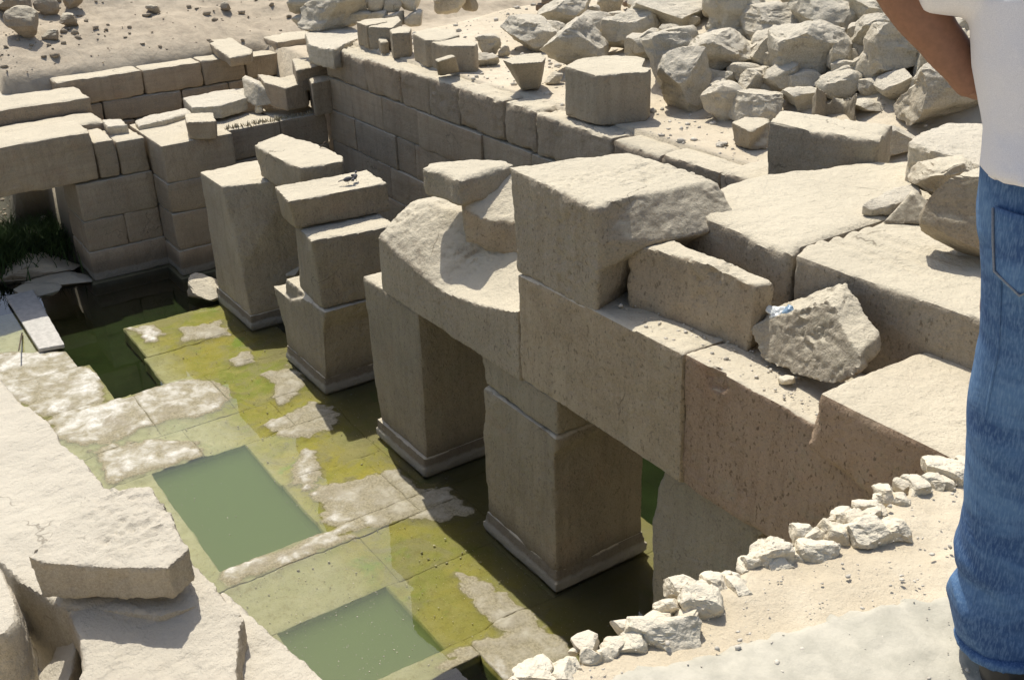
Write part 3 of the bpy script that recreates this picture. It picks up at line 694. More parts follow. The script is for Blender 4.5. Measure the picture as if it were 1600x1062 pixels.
def scoop(X, Y):
    f = np.interp(X, fx[:, 0], fx[:, 1])
    back = np.interp(X, [-15.0, -14.3, -13.4, -12.9, -12.3, -11.8, -11.2, -10.95], [4.45, 4.62, 4.62, 4.45, 4.35, 4.4, 4.3, 4.45])
    t = np.clip((Y-7.2)/np.interp(X, [-15, -14, -13, -12.2, -11], [.65, .7, 1.0, .95, .8]), 0, 1)
    P = np.stack([X, Y, 0*X], -1).reshape(-1, 3)
    e_ = .9+.6*sstep(-13.6, -12.4, X); prof = t**e_
    return f+(back-f)*prof+.045*fbm(P, 2.2, 4, 31).reshape(X.shape)*sstep(0, .3, t)
recenter(tag(heightblock('broken_beam', -14.98, -10.955, 7.2, 8.9, 3.07, scoop, M_GRAN, .03, amp=.025, rough=.6, chip=.35),
             'broken granite beam with its top scooped out into a curved hollow, spanning the middle pillars', 'stone beam'))
recenter(tag(remeshed('stone_beam', [prism([(-10.925, 7.2, 3.13), (-7.72, 7.2, 3.13), (-7.72, 8.9, 3.13), (-10.925, 8.9, 3.13)], [(-10.925, 7.2, 4.665), (-7.77, 7.2, 4.765), (-7.77, 8.9, 4.70), (-10.925, 8.9, 4.63)])], M_GRAN, .03, amp=.016, chip=.35),
             'long smooth granite beam carrying the great block, between the curved broken beam and the reddish beam', 'stone beam'))
# end beam with the shell-like scar and a bitten top edge
recenter(tag(remeshed('stone_beam', [prism([(-7.745, 7.22, 3.13), (-5.6, 7.22, 3.13), (-3.0, 7.22, 3.13), (-3.0, 8.9, 3.13), (-7.69, 8.9, 3.13)], [(-7.745, 7.22, 4.765), (-5.6, 7.22, 4.73), (-3.0, 7.22, 4.55), (-3.0, 8.9, 4.55), (-7.745, 8.9, 4.68)])], M_RED, .03, amp=.02, chip=.5),
             'reddish speckled granite beam at the right end with a shell-shaped scar by its joint', 'stone beam'))
SC = [o for o in COL.objects if str(o.get('label', '')).startswith('reddish speckled')][0]
V_ = co(SC.data); c_ = aty(1118, 593, 7.2)-np.array(SC.location); L_ = np.hypot((V_[:, 0]-c_[0])/1.1, V_[:, 2]-c_[2])
ph = fbm(np.c_[V_[:, 0], V_[:, 2], V_[:, 2]*0], 8, 3, 9)*.05
fr_ = V_[:, 1] < V_[:, 1].min()+.08
V_[:, 1] += np.where(fr_, .05*(1-sstep(.10, .15, L_+ph))+.012*np.sin(L_*60)*(L_ < .14), 0); setco(SC.data, V_)
# ------------------------------------------------------------------ blocks on the architrave
# great block with chamfered broken right side
T = pts([(795, 262), (985, 237), (1118, 283), (1052, 296), (990, 306), (930, 325)], 6.0)
Bf = [np.array([-10.98, 7.22, 4.66]), np.array([-11.0, 8.9, 4.66]), np.array([-9.5, 8.9, 4.75]), np.array([-9.55, 8.7, 4.72]), np.array([-9.62, 8.0, 4.68]), np.array([-9.28, 7.2, 4.66])]
mid = [T[0]+(Bf[0]-T[0])*.5, T[1]+(Bf[1]-T[1])*.5, np.array([-8.75, 8.95, 5.62]), np.array([-8.78, 8.5, 5.55]), np.array([-8.98, 7.85, 5.52]), np.array([-9.25, 7.21, 5.62])]
mid2 = [T[0]+(Bf[0]-T[0])*.7, T[1]+(Bf[1]-T[1])*.7, np.array([-9.2, 8.9, 5.3]), np.array([-9.2, 8.6, 5.25]), np.array([-9.35, 7.9, 5.2]), np.array([-9.25, 7.2, 5.25])]
recenter(tag(remeshed('great_block', [prism(T, mid), prism(mid, mid2), prism(mid2, Bf)], M_GRAN, .027, amp=.03, rough=.6, chip=.8),
             'biggest squared granite block, sitting on the long beam with a broken chamfer on its right', 'stone block'))
# two slabs on the scooped beam
T = pts([(660, 262), (672, 252), (745, 247), (790, 248), (802, 256), (770, 264), (742, 272), (716, 280), (690, 268)], 5.35)
B_ = [p+np.array([.05, -.03, -.42]) for p in T]
recenter(tag(remeshed('loose_slab', [prism(T, B_)], M_GRAN2, .04, amp=.03), 'rough slab lying behind on the scooped beam, left of the great block', 'stone slab'))
T = [atz(a, b, z) for a, b, z in [(716, 282, 5.15), (742, 268, 5.2), (790, 257, 5.3), (835, 262, 5.3), (830, 345, 4.9), (800, 348, 4.75), (755, 343, 4.75), (722, 328, 4.85), (718, 308, 5.0)]]
B_ = [p+np.array([.03, .02, -.5]) for p in T]
recenter(tag(remeshed('loose_slab', [prism(T, B_)], M_GRAN, .04, amp=.04, rough=.8), 'sloping slab wedged between the scooped hollow and the great block', 'stone slab'))
# ledge block with concave top
T0_ = [(a, b) for a, b, z in [(976, 381, 5.42), (1008, 372, 5.42), (1046, 370, 5.40), (1075, 384, 5.36), (1130, 402, 5.32), (1180, 425, 5.30), (1211, 440, 5.30), (1180, 445, 5.28), (1110, 414, 5.3), (1060, 398, 5.36), (1010, 388, 5.42)]]
def gr(px, py): return atz(px, py, 4.66)
B_ = [gr(984, 486), gr(1010, 470), gr(1050, 460), gr(1080, 470), gr(1130, 490), gr(1175, 520), gr(1200, 535), gr(1166, 560), gr(1110, 535), gr(1060, 512), gr(1015, 492)]
fb = [0, None, None, None, None, None, 7, 7, 8, 9, 10]
T = []
for i_, (a, b) in enumerate(T0_):
    if fb[i_] is not None: T.append(aty(a, b, B_[fb[i_]][1]+.0))
    else: T.append(None)
zt_ = np.interp([1008, 1046, 1075, 1130, 1180], [976, 1010, 1060, 1110, 1180], [T[0][2], T[10][2], T[9][2], T[8][2], T[7][2]])
for j_, i_ in enumerate((1, 2, 3, 4, 5)): T[i_] = atz(*T0_[i_], zt_[j_])
T[6] = atz(*T0_[6], T[7][2])
recenter(tag(remeshed('ledge_block', [prism(T, B_)], M_GRAN, .035, amp=.04, rough=.7), 'leaning block with a sagging pale top edge, on the ledge right of the great block', 'stone block'))
# upright triangular rock on the ledge
ft = [(1170, 512), (1215, 492), (1292, 468), (1305, 482), (1318, 515), (1343, 550), (1342, 580), (1305, 600), (1250, 592), (1205, 572), (1188, 560)]
A = []
for a, b in ft:
    zz = 4.72+(600-b)/132*.62; A.append(atz(a, b, zz))
A = np.array(A)
# make it a real leaning plane: fit y from x,z
cx, cz = A[:, 0].mean(), A[:, 2].mean()
A = np.array([aty(a, b, 7.62+.30*((600-b)/132)) for a, b in ft]); B_ = A+np.array([-.10, .40, .06])
recenter(tag(remeshed('leaning_rock', [prism(A, B_)], M_GRAN2, .024, amp=.035, rough=.7, chip=.8), 'rough triangular rock propped upright on the ledge in front of the pale roof slab', 'rock'))
rock('pebble', aty(1229, 600, 7.6), (.17, .14, .10), M_WHITE, 'small whitish stone under the propped triangular rock', 'stone', 3, sub=3)
# crumpled plastic behind
P, F = rock_verts((.24, .2, .2), 77, 4, 14, .35); p0 = aty(1215, 492, 7.95)
o = mk('crumpled_bottle', P, F, M_PLAST); o.location = p0; tag(o, 'crumpled clear plastic stuck between the block and the triangular rock', 'litter')
P, F = rock_verts((.14, .1, .1), 78, 3, 10, .3); o = mk('blue_wrapper', P, F, M_PLASTB); o.location = aty(1233, 484, 7.95); tag(o, 'scrap of pale blue wrapper beside the crumpled plastic', 'litter')

# roof slabs
def roofslab(name, top, zt, th, mat, lab, ridge=None, **k):
    return recenter(tag(slab(name, top, zt, zt-th, mat, voxel=.055, **k), lab, 'roof slab'))
roofslab('roof_slab', [(1053, 318), (1142, 286), (1199, 269), (1365, 251), (1440, 250), (1500, 300), (1420, 330), (1258, 380), (1238, 397)], 5.7, 1.0, M_GRAN,
         'wide pale roof slab with a smooth sunlit top, behind the ledge block', amp=.03, bot=1.0)
A = pts([(1243, 398), (1262, 382), (1425, 331), (1500, 302), (1640, 330), (1640, 545), (1527, 497)], 5.7)
roof2 = remeshed('roof_slab', [prism(A, [p-np.array([0, 0, 1.05]) for p in A])], M_GRAN, .035, amp=.03, rough=.6)
V_ = co(roof2.data); k_ = sstep(5.6, 5.68, V_[:, 2])*sstep(8.75, 8.95, V_[:, 1])*(1-sstep(9.6, 10.0, V_[:, 1]))*(1-sstep(-6.6, -6.0, V_[:, 0]))
V_[:, 2] += k_*.022*np.sin(V_[:, 1]*2*math.pi/.24); setco(roof2.data, V_)
recenter(tag(roof2, 'pale ribbed roof slab whose rough front stands behind the triangular rock', 'roof slab'))
A = [aty(1278, 692, 7.06), aty(1290, 606, 7.06), atz(1500, 706, 5.17), np.array([-4.2, 7.06, 4.4]), np.array([-5.2, 7.06, 4.55])]
A = [np.array([-5.88, 7.05, 4.56]), np.array([-5.78, 7.05, 5.18]), np.array([-3.6, 7.05, 5.2]), np.array([-3.3, 7.05, 4.3]), np.array([-5.0, 7.05, 4.42])]
B_ = [a+np.array([0, 2.0, 0]) for a in A]; q = atz(1530, 524, 5.2)
recenter(tag(remeshed('roof_slab', [prism(A, B_)], M_RED, .045, amp=.02, chip=.8, rough=.5), 'pale-topped slab with a chipped lip at the right end of the ledge, beside the standing person', 'roof slab'))
# ridge along the first slab's front
# dark upright slab and stones round it
T = pts([(1203, 189), (1235, 184), (1300, 192), (1376, 208), (1374, 220), (1320, 214), (1264, 204)], 6.0)
Bq = [atz(1198, 268, 4.98), np.array(atz(1198, 268, 4.98))+np.array([-.5, .8, 0]), np.array([-11.2, 13.6, 4.98]), np.array([-9.4, 13.9, 4.98]), atz(1366, 254, 4.98), atz(1320, 262, 4.98), atz(1264, 266, 4.98)]
A = np.array([atz(1203, 189, 6.0), atz(1376, 218, 6.0)]); 
T = [atz(1203, 189, 6.), atz(1264, 203, 6.), atz(1320, 213, 6.), atz(1374, 219, 6.), atz(1374, 219, 6.)+np.array([-.5, .9, -.05]), atz(1203, 189, 6.)+np.array([-.6, .8, -.05])]
Bq = [p*np.array([1, 1, 0])+np.array([.02, .0, 4.9]) for p in T]
recenter(tag(remeshed('upright_slab', [prism(T, Bq)], M_GRAN2, .045, amp=.03), 'long dark-faced block standing behind the smooth roof slab', 'stone block'))

# ------------------------------------------------------------------ squared blocks on the back wall top
GT = 4.97
def blk(name, top, zt, lab, mat=M_GRAN2, zb=GT-.02, cat='stone block', foot=None, **k):
    if foot: zt = aty(foot[0], foot[1], atz(foot[2], foot[3], GT)[1])[2]
    return sl(top, zt, zb, mat, lab, .03, name=name, cat=cat, **k)
blk('squared_block', [(882, 104), (905, 92), (950, 86), (996, 88), (1008, 92), (1003, 104), (1018, 106), (1012, 112), (932, 118)], 6.02, 'big squared block with a notched corner, alone on the wall top', M_GRAN2, amp=.015, bot=1.0, foot=(932, 118, 930, 195))
blk('squared_block', [(556, 34), (570, 30), (600, 28), (605, 34), (572, 40)], 5.72, 'upright block at the far left end of the row on the wall', amp=.02, foot=(557, 36, 561, 72))
blk('squared_block', [(575, 42), (595, 30), (622, 26), (627, 32), (612, 44)], 5.75, 'second upright block of the row, leaning against the leftmost', amp=.02, foot=(576, 45, 577, 79))
blk('squared_block', [(590, 60), (605, 56), (607, 64), (594, 66)], 5.3, 'small narrow block squeezed in the row between taller ones', amp=.02, foot=(592, 65, 593, 83))
blk('squared_block', [(608, 46), (625, 41), (643, 43), (640, 50), (612, 52)], 5.75, 'third tall block of the row with a flat pale top', amp=.02, foot=(610, 51, 609, 88))
blk('squared_block', [(645, 52), (668, 44), (712, 46), (719, 54), (690, 62), (664, 62)], 5.85, 'large block of the row with a wide pale top, behind the front one', amp=.02, foot=(664, 60, 665, 102))
blk('squared_block', [(673, 66), (685, 57), (725, 59), (746, 68), (742, 72), (700, 72)], 5.72, 'broad dark-faced block at the right end of the row', amp=.02, foot=(676, 68, 671, 105))
T = pts([(678, 92), (706, 85), (712, 88), (684, 96)], 5.42); Bq = pts([(684, 118), (714, 110), (719, 113), (690, 119)], 5.0)
recenter(tag(remeshed('small_block', [prism(T, Bq)], M_GRAN2, .025, amp=.01), 'small tilted block leaning on the right end of the row', 'stone block'))
T = pts([(785, 94), (812, 85), (846, 82), (853, 90), (848, 97), (800, 100)], 5.62); Bq = pts([(812, 138), (822, 132), (845, 130), (846, 135), (842, 140), (815, 142)], 4.98)
recenter(tag(remeshed('tapered_block', [prism(T, Bq)], M_GRAN2, .03, amp=.015), 'block narrowing to its foot, standing alone left of the big squared block', 'stone block'))
T = pts([(1141, 190), (1160, 181), (1205, 184), (1203, 190), (1175, 205), (1160, 200)], 5.35); Bq = pts([(1145, 222), (1165, 214), (1200, 222), (1200, 232), (1170, 235), (1150, 228)], 4.98)
recenter(tag(remeshed('curved_fragment', [prism(T, Bq)], M_GRAN2, .03, amp=.03, chip=.9), 'pale curved fragment lying at the left end of the dark-faced block', 'stone fragment'))

# ------------------------------------------------------------------ boulders on the terrace
RZ = math.atan2(_r[1], _r[0])
def bld(x0, y0, x1, y1, lab, seed, mat=M_LIME, grp='limestone boulders heaped on the terrace', up=0., dep=.85, name='boulder', cat='boulder', z=None, **k):
    cxp = (x0+x1)/2
    p = gpix(cxp, y1-.12*(y1-y0)) if z is None else atz(cxp, y1-.1*(y1-y0), z)
    d = np.linalg.norm((p-CAM)); dep_ = abs((p-CAM)@_f); W = (x1-x0)*dep_/FPX; sp = (CAMH-p[2])/d; cp = math.sqrt(1-sp*sp)
    D = W*dep; H = max(.3*W, ((y1-y0)*dep_/FPX-.75*D*sp)/cp*1.12)
    hd = ray(cxp, 531); hd[2] = 0; hd /= np.linalg.norm(hd)
    pos = p+hd*D*.32; pos[2] = p[2]-.08*H+up
    k.setdefault('sub', 5 if (x1-x0) > 60 else 4)
    return rock(name, pos, (W*1.2, D*1.15, H*1.28), mat, lab, cat, seed, rz=RZ-YAW*0, group=grp, **k)
BL = [
 (1104, 6, 1190, 70, 'large rounded boulder high in the heap, above the two broad ones', 101, {}),
 (1164, 23, 1258, 76, 'layered boulder wedged right of the large rounded one', 102, dict(strata=.12)),
 (1239, 6, 1332, 70, 'smooth broad boulder at the heap top near the elbow', 103, {}),
 (1330, 14, 1394, 58, 'pale boulder at the heap top just left of the arm', 104, {}),
 (1331, 44, 1400, 102, 'stacked layered boulder left of the bright round one', 105, dict(strata=.14)),
 (1354, 60, 1438, 138, 'bright round boulder under the forearm', 106, dict(cuts=6)),
 (1079, 73, 1180, 138, 'faceted boulder perched on two others above the rubble edge', 107, {}),
 (1176, 74, 1224, 122, 'dark recessed stone beneath the layered boulder', 108, dict()),
 (1212, 66, 1306, 138, 'slanting faceted boulder in the middle of the heap', 109, {}),
 (1293, 82, 1326, 134, 'narrow upright stone between the slanting boulder and the layered one', 110, {}),
 (1320, 98, 1364, 134, 'brown crumbling stone below the layered boulder', 111, {}),
 (1033, 106, 1106, 184, 'square-cornered boulder at the left foot of the heap', 112, dict(cuts=7)),
 (1009, 76, 1076, 140, 'broad flat-topped boulder behind the square-cornered one', 113, {}),
 (1030, 53, 1063, 86, 'leaning flake of stone on the heap', 114, {}),
 (1055, 62, 1098, 90, 'small rounded stone beside the leaning flake', 115, {}),
 (1098, 148, 1155, 196, 'low long boulder at the heap foot, left of its twin', 116, {}),
 (1145, 156, 1212, 198, 'low rough boulder at the heap foot behind the curved fragment', 117, {}),
 (1226, 145, 1282, 178, 'half-buried flat rock left of the hollow stone', 118, {}),
 (1416, 119, 1540, 208, 'very large pale boulder beside the shirt', 122, dict(cuts=6)),
 (1367, 208, 1422, 252, 'low pale stone right of the dark-faced block', 124, {}),
 (1464, 4, 1516, 38, 'grey stone seen behind the arm at the top', 130, {}),
 (1486, 23, 1518, 64, 'rounded grey stone between arm and shirt', 131, {}),
 (1486, 60, 1518, 88, 'small grey stone low between arm and shirt', 132, {}),
 (850, 5, 918, 54, 'slanted white boulder with a deep groove beside the mud brick wall', 133, dict(strata=.08)),
 (843, 44, 882, 70, 'small wedge of stone below the slanted white boulder', 134, {}),
 (790, 42, 864, 88, 'broad grey-white boulder on the flat sand', 135, dict(cuts=6)),
 (850, 56, 938, 124, 'wide low boulder just left of the big squared block', 136, dict(cuts=7)),
 (904, 34, 952, 72, 'pitted boulder above the big squared block', 137, dict(strata=.12)),
 (948, 34, 1020, 88, 'long pale boulder above the right of the squared block', 138, {}),
 (935, 0, 970, 30, 'grey stone standing at the top edge of the heap', 139, {}),
 (914, 17, 938, 37, 'small stone leaning on the standing grey one', 140, {}),
 (948, 24, 980, 42, 'small flat stone on the long pale boulder', 141, {}),
 (920, 66, 958, 92, 'low smooth stone behind the big squared block', 142, {}),
 (747, 63, 781, 91, 'small angular block right of the row of blocks', 143, dict(cuts=12)),
 (748, 88, 778, 106, 'small broken lump before the angular block', 144, {}),
 (780, 78, 796, 92, 'small brown stone right of the angular block', 145, {}),
 (855, 118, 878, 134, 'small stone by the foot of the wide low boulder', 146, {}),
 (999, 8, 1112, 60, 'broad flat rock at the top of the heap', 147, dict(cuts=6)),
 (995, 60, 1035, 95, 'rock tucked behind the notched block', 148, {}),
 (1105, 118, 1150, 152, 'stone under the perched boulder', 149, {}),
 (1150, 120, 1215, 158, 'sand-covered rock in the middle of the heap foot', 150, {}),
 (1278, 120, 1335, 160, 'low rock above the hollow stone', 151, {}),
 (1392, 36, 1440, 72, 'stone behind the bright round boulder', 152, {}),
 (1060, 88, 1090, 115, 'stone wedged behind the square-cornered boulder', 153, {}),
 (1430, 70, 1470, 130, 'stone half hidden behind the forearm', 154, {}),
 (1330, 160, 1380, 180, 'sand-drifted rock right of the hollow stone', 155, {}),
 (1520, 60, 1600, 130, 'boulder hidden behind the shirt', 156, {}),
]
for a in BL: bld(*a[:4], a[4], a[5], **a[6])
# hollow stone of two broken halves
T = pts([(1269, 150), (1277, 133), (1300, 146), (1316, 157), (1337, 148), (1339, 160), (1336, 170), (1318, 172), (1290, 162)], 5.65)
T = [atz(1269, 152, 5.6), atz(1276, 134, 5.85), atz(1295, 144, 5.62), atz(1318, 152, 5.5), atz(1338, 143, 5.75), atz(1339, 150, 5.7), atz(1318, 168, 5.38), atz(1290, 162, 5.42)]
Bq = [p*np.array([1, 1, 0])+np.array([.05, 0, 5.02]) for p in T]
recenter(tag(remeshed('hollow_stone', [prism(T, Bq)], M_GRAN2, .03, amp=.03), 'stone broken to a hollow cradle shape in front of the heap', 'stone fragment'))
T = pts([(1337, 146), (1355, 134), (1380, 140), (1407, 146), (1402, 158), (1380, 170), (1345, 166)], 5.4); Bq = [p*np.array([1, 1, 0])+np.array([0, 0, 5.03]) for p in T]
Bq = [np.mean(Bq, 0)+(p-np.mean(Bq, 0))*.8 for p in Bq]
recenter(tag(remeshed('flat_fragment', [prism(T, Bq)], M_GRAN2, .03, amp=.03), 'flat broken fragment touching the hollow stone on its right', 'stone fragment'))
# blocks at the right, on or behind the roof slab
sl([(1419, 222), (1440, 205), (1480, 192), (1560, 196), (1560, 262), (1528, 256), (1480, 240)], 6.2, 5.4, M_LIME, 'large pale block with a cracked face, left of the belt line of the person', .045, amp=.04, rough=.7, name='large_block', bot=1.0)
bld(1443, 306, 1560, 424, 'big smooth round boulder shaded brown beside the hip', 128, M_GRAN2, 'stones on the ribbed roof slab', z=5.72, cuts=5, rough=.06, dep=.8, up=.05)
bld(1428, 264, 1524, 330, 'dark rough angular rock above the round boulder', 127, M_GRAN2, 'stones on the ribbed roof slab', z=5.72, cuts=14, rough=.14)
bld(1500, 282, 1540, 310, 'small rock between the dark rock and the hip', 129, M_GRAN2, 'stones on the ribbed roof slab', z=5.72)
T = [atz(1345, 318, 5.86), atz(1385, 296, 5.92), atz(1432, 284, 5.96), atz(1440, 300, 5.9), atz(1400, 318, 5.86), atz(1360, 328, 5.8)]
recenter(tag(remeshed('flat_flake', [prism(T, [p*np.array([1, 1, 0])+np.array([0, 0, 5.72]) for p in T])], M_LIME, .025, amp=.03), 'flat broken flake lying left of the dark rough rock', 'stone fragment'))
T = [atz(1424, 299, 6.02), atz(1466, 328, 5.85), atz(1440, 318, 5.9)]
recenter(tag(remeshed('wedge_stone', [prism([atz(1377, 350, 5.72), atz(1462, 351, 5.72), atz(1468, 330, 5.72), atz(1400, 330, 5.72)], [atz(1420, 302, 6.02), atz(1428, 302, 6.02), atz(1432, 296, 6.02), atz(1424, 296, 6.02)])], M_GRAN2, .022, amp=.008, chip=.3),
             'small pyramid-shaped stone in front of the flat flake', 'stone fragment'))

rg_ = random.Random(9); seen_ = set()
for i in range(230):
    px = rg_.uniform(1000, 1500); t_ = (px-1000)/500
    py = rg_.uniform(4, 150) if px > 1060 else rg_.uniform(4, 90)
    w_ = rg_.uniform(24, 66)
    near = min(BL[:33], key=lambda q: ((q[0]+q[2])/2-px)**2+((q[1]+q[3])/2-py)**2)
    dx_, dy_ = px-(near[0]+near[2])/2, py-(near[1]+near[3])/2
    side = ('just right of' if dx_ > 0 else 'just left of') if abs(dx_) > abs(dy_) else ('just below' if dy_ > 0 else 'just above')
    sz_ = 'small' if w_ < 28 else 'middling'
    lb = (sz_+' stone '+side+' the '+near[4]).split(); lb = ' '.join(lb[:15]) if len(lb) > 15 else ' '.join(lb)
    if lb in seen_: continue
    seen_.add(lb)
    bld(px-w_/2, py-w_*.35, px+w_/2, py+w_*.35, lb, 700+i, name='rubble_stone', cat='stone', grp='filling stones of the boulder heap', sub=3)
# rubble wall in the back left corner, single stones
rwall = tag(empty('rubble_wall', (-27, 15, 4.9)), 'rough wall of piled stones behind the corner of the hall', 'wall')
rng = random.Random(4)
for row, (yy, n) in enumerate(((46, 7), (34, 8), (22, 9), (10, 8), (0, 8))):
    for i in range(n):
        px = 478+i*(170/(n-1))+rng.uniform(-5, 5)-row*2; p = atz(px, 46+ (px-478)*-.02, 5.0)
        P, F = rock_verts((rng.uniform(.5, .75), rng.uniform(.5, .7), rng.uniform(.36, .46)), 300+row*20+i, 3, 7)
        o = mk('stone_block', P@np.array(Matrix.Rotation(RZ+rng.uniform(-.3, .3), 3, 'Z')).T, F, M_LIME)
        hd = ray(px, 531); hd[2] = 0; hd /= np.linalg.norm(hd)
        o.location = tuple(p+hd*(.4+.18*row)+np.array([0, 0, .18+row*.36])); adopt(rwall, o)
bld(480, 5, 568, 52, 'big pale layered boulder at the corner rubble wall', 160, M_LIME, strata=.1, z=5.0)
bld(683, 0, 726, 25, 'pale squat block with rounded corners at the top of the picture', 161, M_LIME, z=5.0, cuts=6)
bld(722, -12, 745, 20, 'upright grey block beside the squat pale one', 162, M_GRAN2, z=5.0)
# mud brick walls at the top
mb = tag(empty('mud_brick_wall', (-24, 20, 5)), 'low mud brick wall ending beside the slanted white boulder', 'wall')
def bricks(root, a, b, z0, rows, th=.35, L=.32, hgt=.17):
    a = np.array(a); b = np.array(b); d = b-a; n = int(np.linalg.norm(d[:2])/L); u = d/np.linalg.norm(d); ang = math.atan2(u[1], u[0])
    base = None
    for r in range(rows):
        for i in range(n):
            if base is None:
                base = hexa('brick', box8(-L/2+.01, L/2-.01, -th/2, th/2, 0, hgt-.02), M_MUD, None, .12, .02, .012, .4); o = base
            else: o = bpy.data.objects.new('brick', base.data); COL.objects.link(o)
            p = a+u*(L*(i+.5+(r % 2)*.5)); o.location = (p[0], p[1], z0+r*hgt); o.rotation_euler = (0, 0, ang+rng.uniform(-.04, .04)); adopt(root, o)
p1 = gpix(838, 30); p2 = gpix(905, 24); z0 = min(p1[2], p2[2])-.1; bricks(mb, (*p1[:2], 0), (*p2[:2], 0), z0, 8)
mb2 = tag(empty('mud_brick_wall', (-22, 22, 5)), 'brown brick wall running along the top edge behind the boulder heap', 'wall')
p1 = gpix(972, 16); p2 = gpix(1170, 8); bricks(mb2, (*p1[:2], 0), (*p2[:2], 0), min(p1[2], p2[2])-.25, 5)
# ------------------------------------------------------------------ near left stones
def nl(top, zt, zb, lab, mat=M_NEAR, **k): return sl(top, zt, zb, mat, lab, .035, name='fallen_slab', cat='stone slab', **k)
T = [atz(a, b, z) for a, b, z in [(-120, 520, 2.9), (0, 590, 2.95), (30, 622, 2.98), (78, 655, 3.0), (100, 690, 3.0), (140, 725, 3.0), (165, 762, 3.0), (250, 830, 3.0), (300, 878, 2.98), (338, 905, 2.95), (345, 925, 2.9), (300, 950, 2.92), (250, 960, 2.95), (90, 945, 2.95), (28, 905, 3.0), (0, 880, 3.0), (-150, 800, 3.0)]]
o = remeshed('fallen_slab', [prism(T, [p*np.array([1, 1, 0])+np.array([0, 0, 1.6]) for p in T])], M_NEAR, .04, amp=.04, rough=.3)
recenter(tag(o, 'huge pale slab reaching from the left edge under the near loose block', 'stone slab'))
T = [atz(a, b, z) for a, b, z in [(41, 868, 3.62), (90, 815, 3.6), (140, 766, 3.6), (160, 762, 3.6), (235, 758, 3.6), (243, 772, 3.6), (265, 795, 3.58), (275, 825, 3.55), (296, 857, 3.5), (262, 888, 3.5), (180, 887, 3.5), (66, 878, 3.55)]]
B_ = [p*np.array([1, 1, 0])+np.array([0, 0, 3.08]) for p in T]; cc = np.mean(B_, 0)
B_ = [cc+(p-cc)*np.array([.97, .98, 1])+np.array([-.02, .02, 0]) for p in B_]
B_[-2][2] = 3.05
recenter(tag(remeshed('loose_block', [prism(T, B_)], M_NEAR, .028, amp=.03, rough=.8, chip=.8), 'thick pale block with a brown shaded front, lying on the huge near slab', 'stone block'))
T = [atz(a, b, z) for a, b, z in [(95, 950, 2.95), (140, 930, 2.98), (300, 900, 2.95), (338, 918, 2.92), (381, 962, 2.88), (374, 985, 2.82), (371, 1040, 2.8), (375, 1150, 2.7), (100, 1160, 2.7), (128, 1040, 2.8), (122, 990, 2.88), (108, 965, 2.85)]]
recenter(tag(remeshed('fallen_slab', [prism(T, [p*np.array([1, 1, 0])+np.array([.1, 0, 1.3]) for p in T])], M_NEAR, .035, amp=.03, rough=.5), 'rough pale slab at the lower left in front of the loose block', 'stone slab'))
T = [atz(a, b, z) for a, b, z in [(346, 918, 2.55), (378, 945, 2.55), (400, 975, 2.55), (442, 1000, 2.5), (478, 1030, 2.5), (505, 1066, 2.5), (540, 1150, 2.5), (380, 1160, 2.5), (340, 1100, 2.5), (330, 960, 2.5)]]
recenter(tag(remeshed('fallen_slab', [prism(T, [p*np.array([1, 1, 0])+np.array([0, 0, 1.3]) for p in T])], M_NEAR, .035, amp=.03, rough=.5), 'smooth narrow pale slab at the bottom beside the pool corner', 'stone slab'))
sl([(-60, 900), (2, 880), (25, 935), (22, 975), (8, 990), (-60, 1010)], 3.15, 2.2, M_NEAR, 'dark spotted stone cut by the left edge', amp=.04)
T = [atz(a, b, z) for a, b, z in [(60, 1062, 2.2), (85, 1020, 2.3), (100, 960, 2.5), (118, 950, 2.6), (122, 1000, 2.55), (112, 1050, 2.4), (80, 1120, 2.2), (40, 1120, 2.1)]]
recenter(tag(remeshed('stone_fragment', [prism(T, [p*np.array([1, 1, 0])+np.array([0, 0, 1.0]) for p in T])], M_NEAR, .035, amp=.03), 'thin curved stone standing in the dark gap at the lower left', 'stone fragment'))
T = [atz(-10, 985, 2.6), atz(2, 975, 2.6), atz(30, 1070, 2.2), atz(-10, 1080, 2.2)]
recenter(tag(remeshed('weathered_post', [prism(T, [p-np.array([0, 0, .5]) for p in T])], M_WOOD, .03, amp=.01), 'dark weathered post in the lower left corner', 'post'))
# masonry mass that carries these stones (the south colonnade)
sm = tag(empty('masonry_wall', (-12, -1, -1)), 'ruined south colonnade masonry under the near slabs', 'wall')
hexa('stone_block', box8(-17.5, -11.6, -1.6, .9, -1.2, 1.58), M_SAND, sm, .3, .05, .04); hexa('stone_block', box8(-11.55, -6.3, -1.6, 1.2, -1.2, 1.28), M_SAND, sm, .3, .05, .04)
sl([(28, 900), (60, 905), (95, 945), (100, 1000), (60, 1062), (-30, 1062)], 1.75, 1.2, M_NEAR, 'rubble-strewn stone deep in the gap at the lower left', .05, amp=.06)

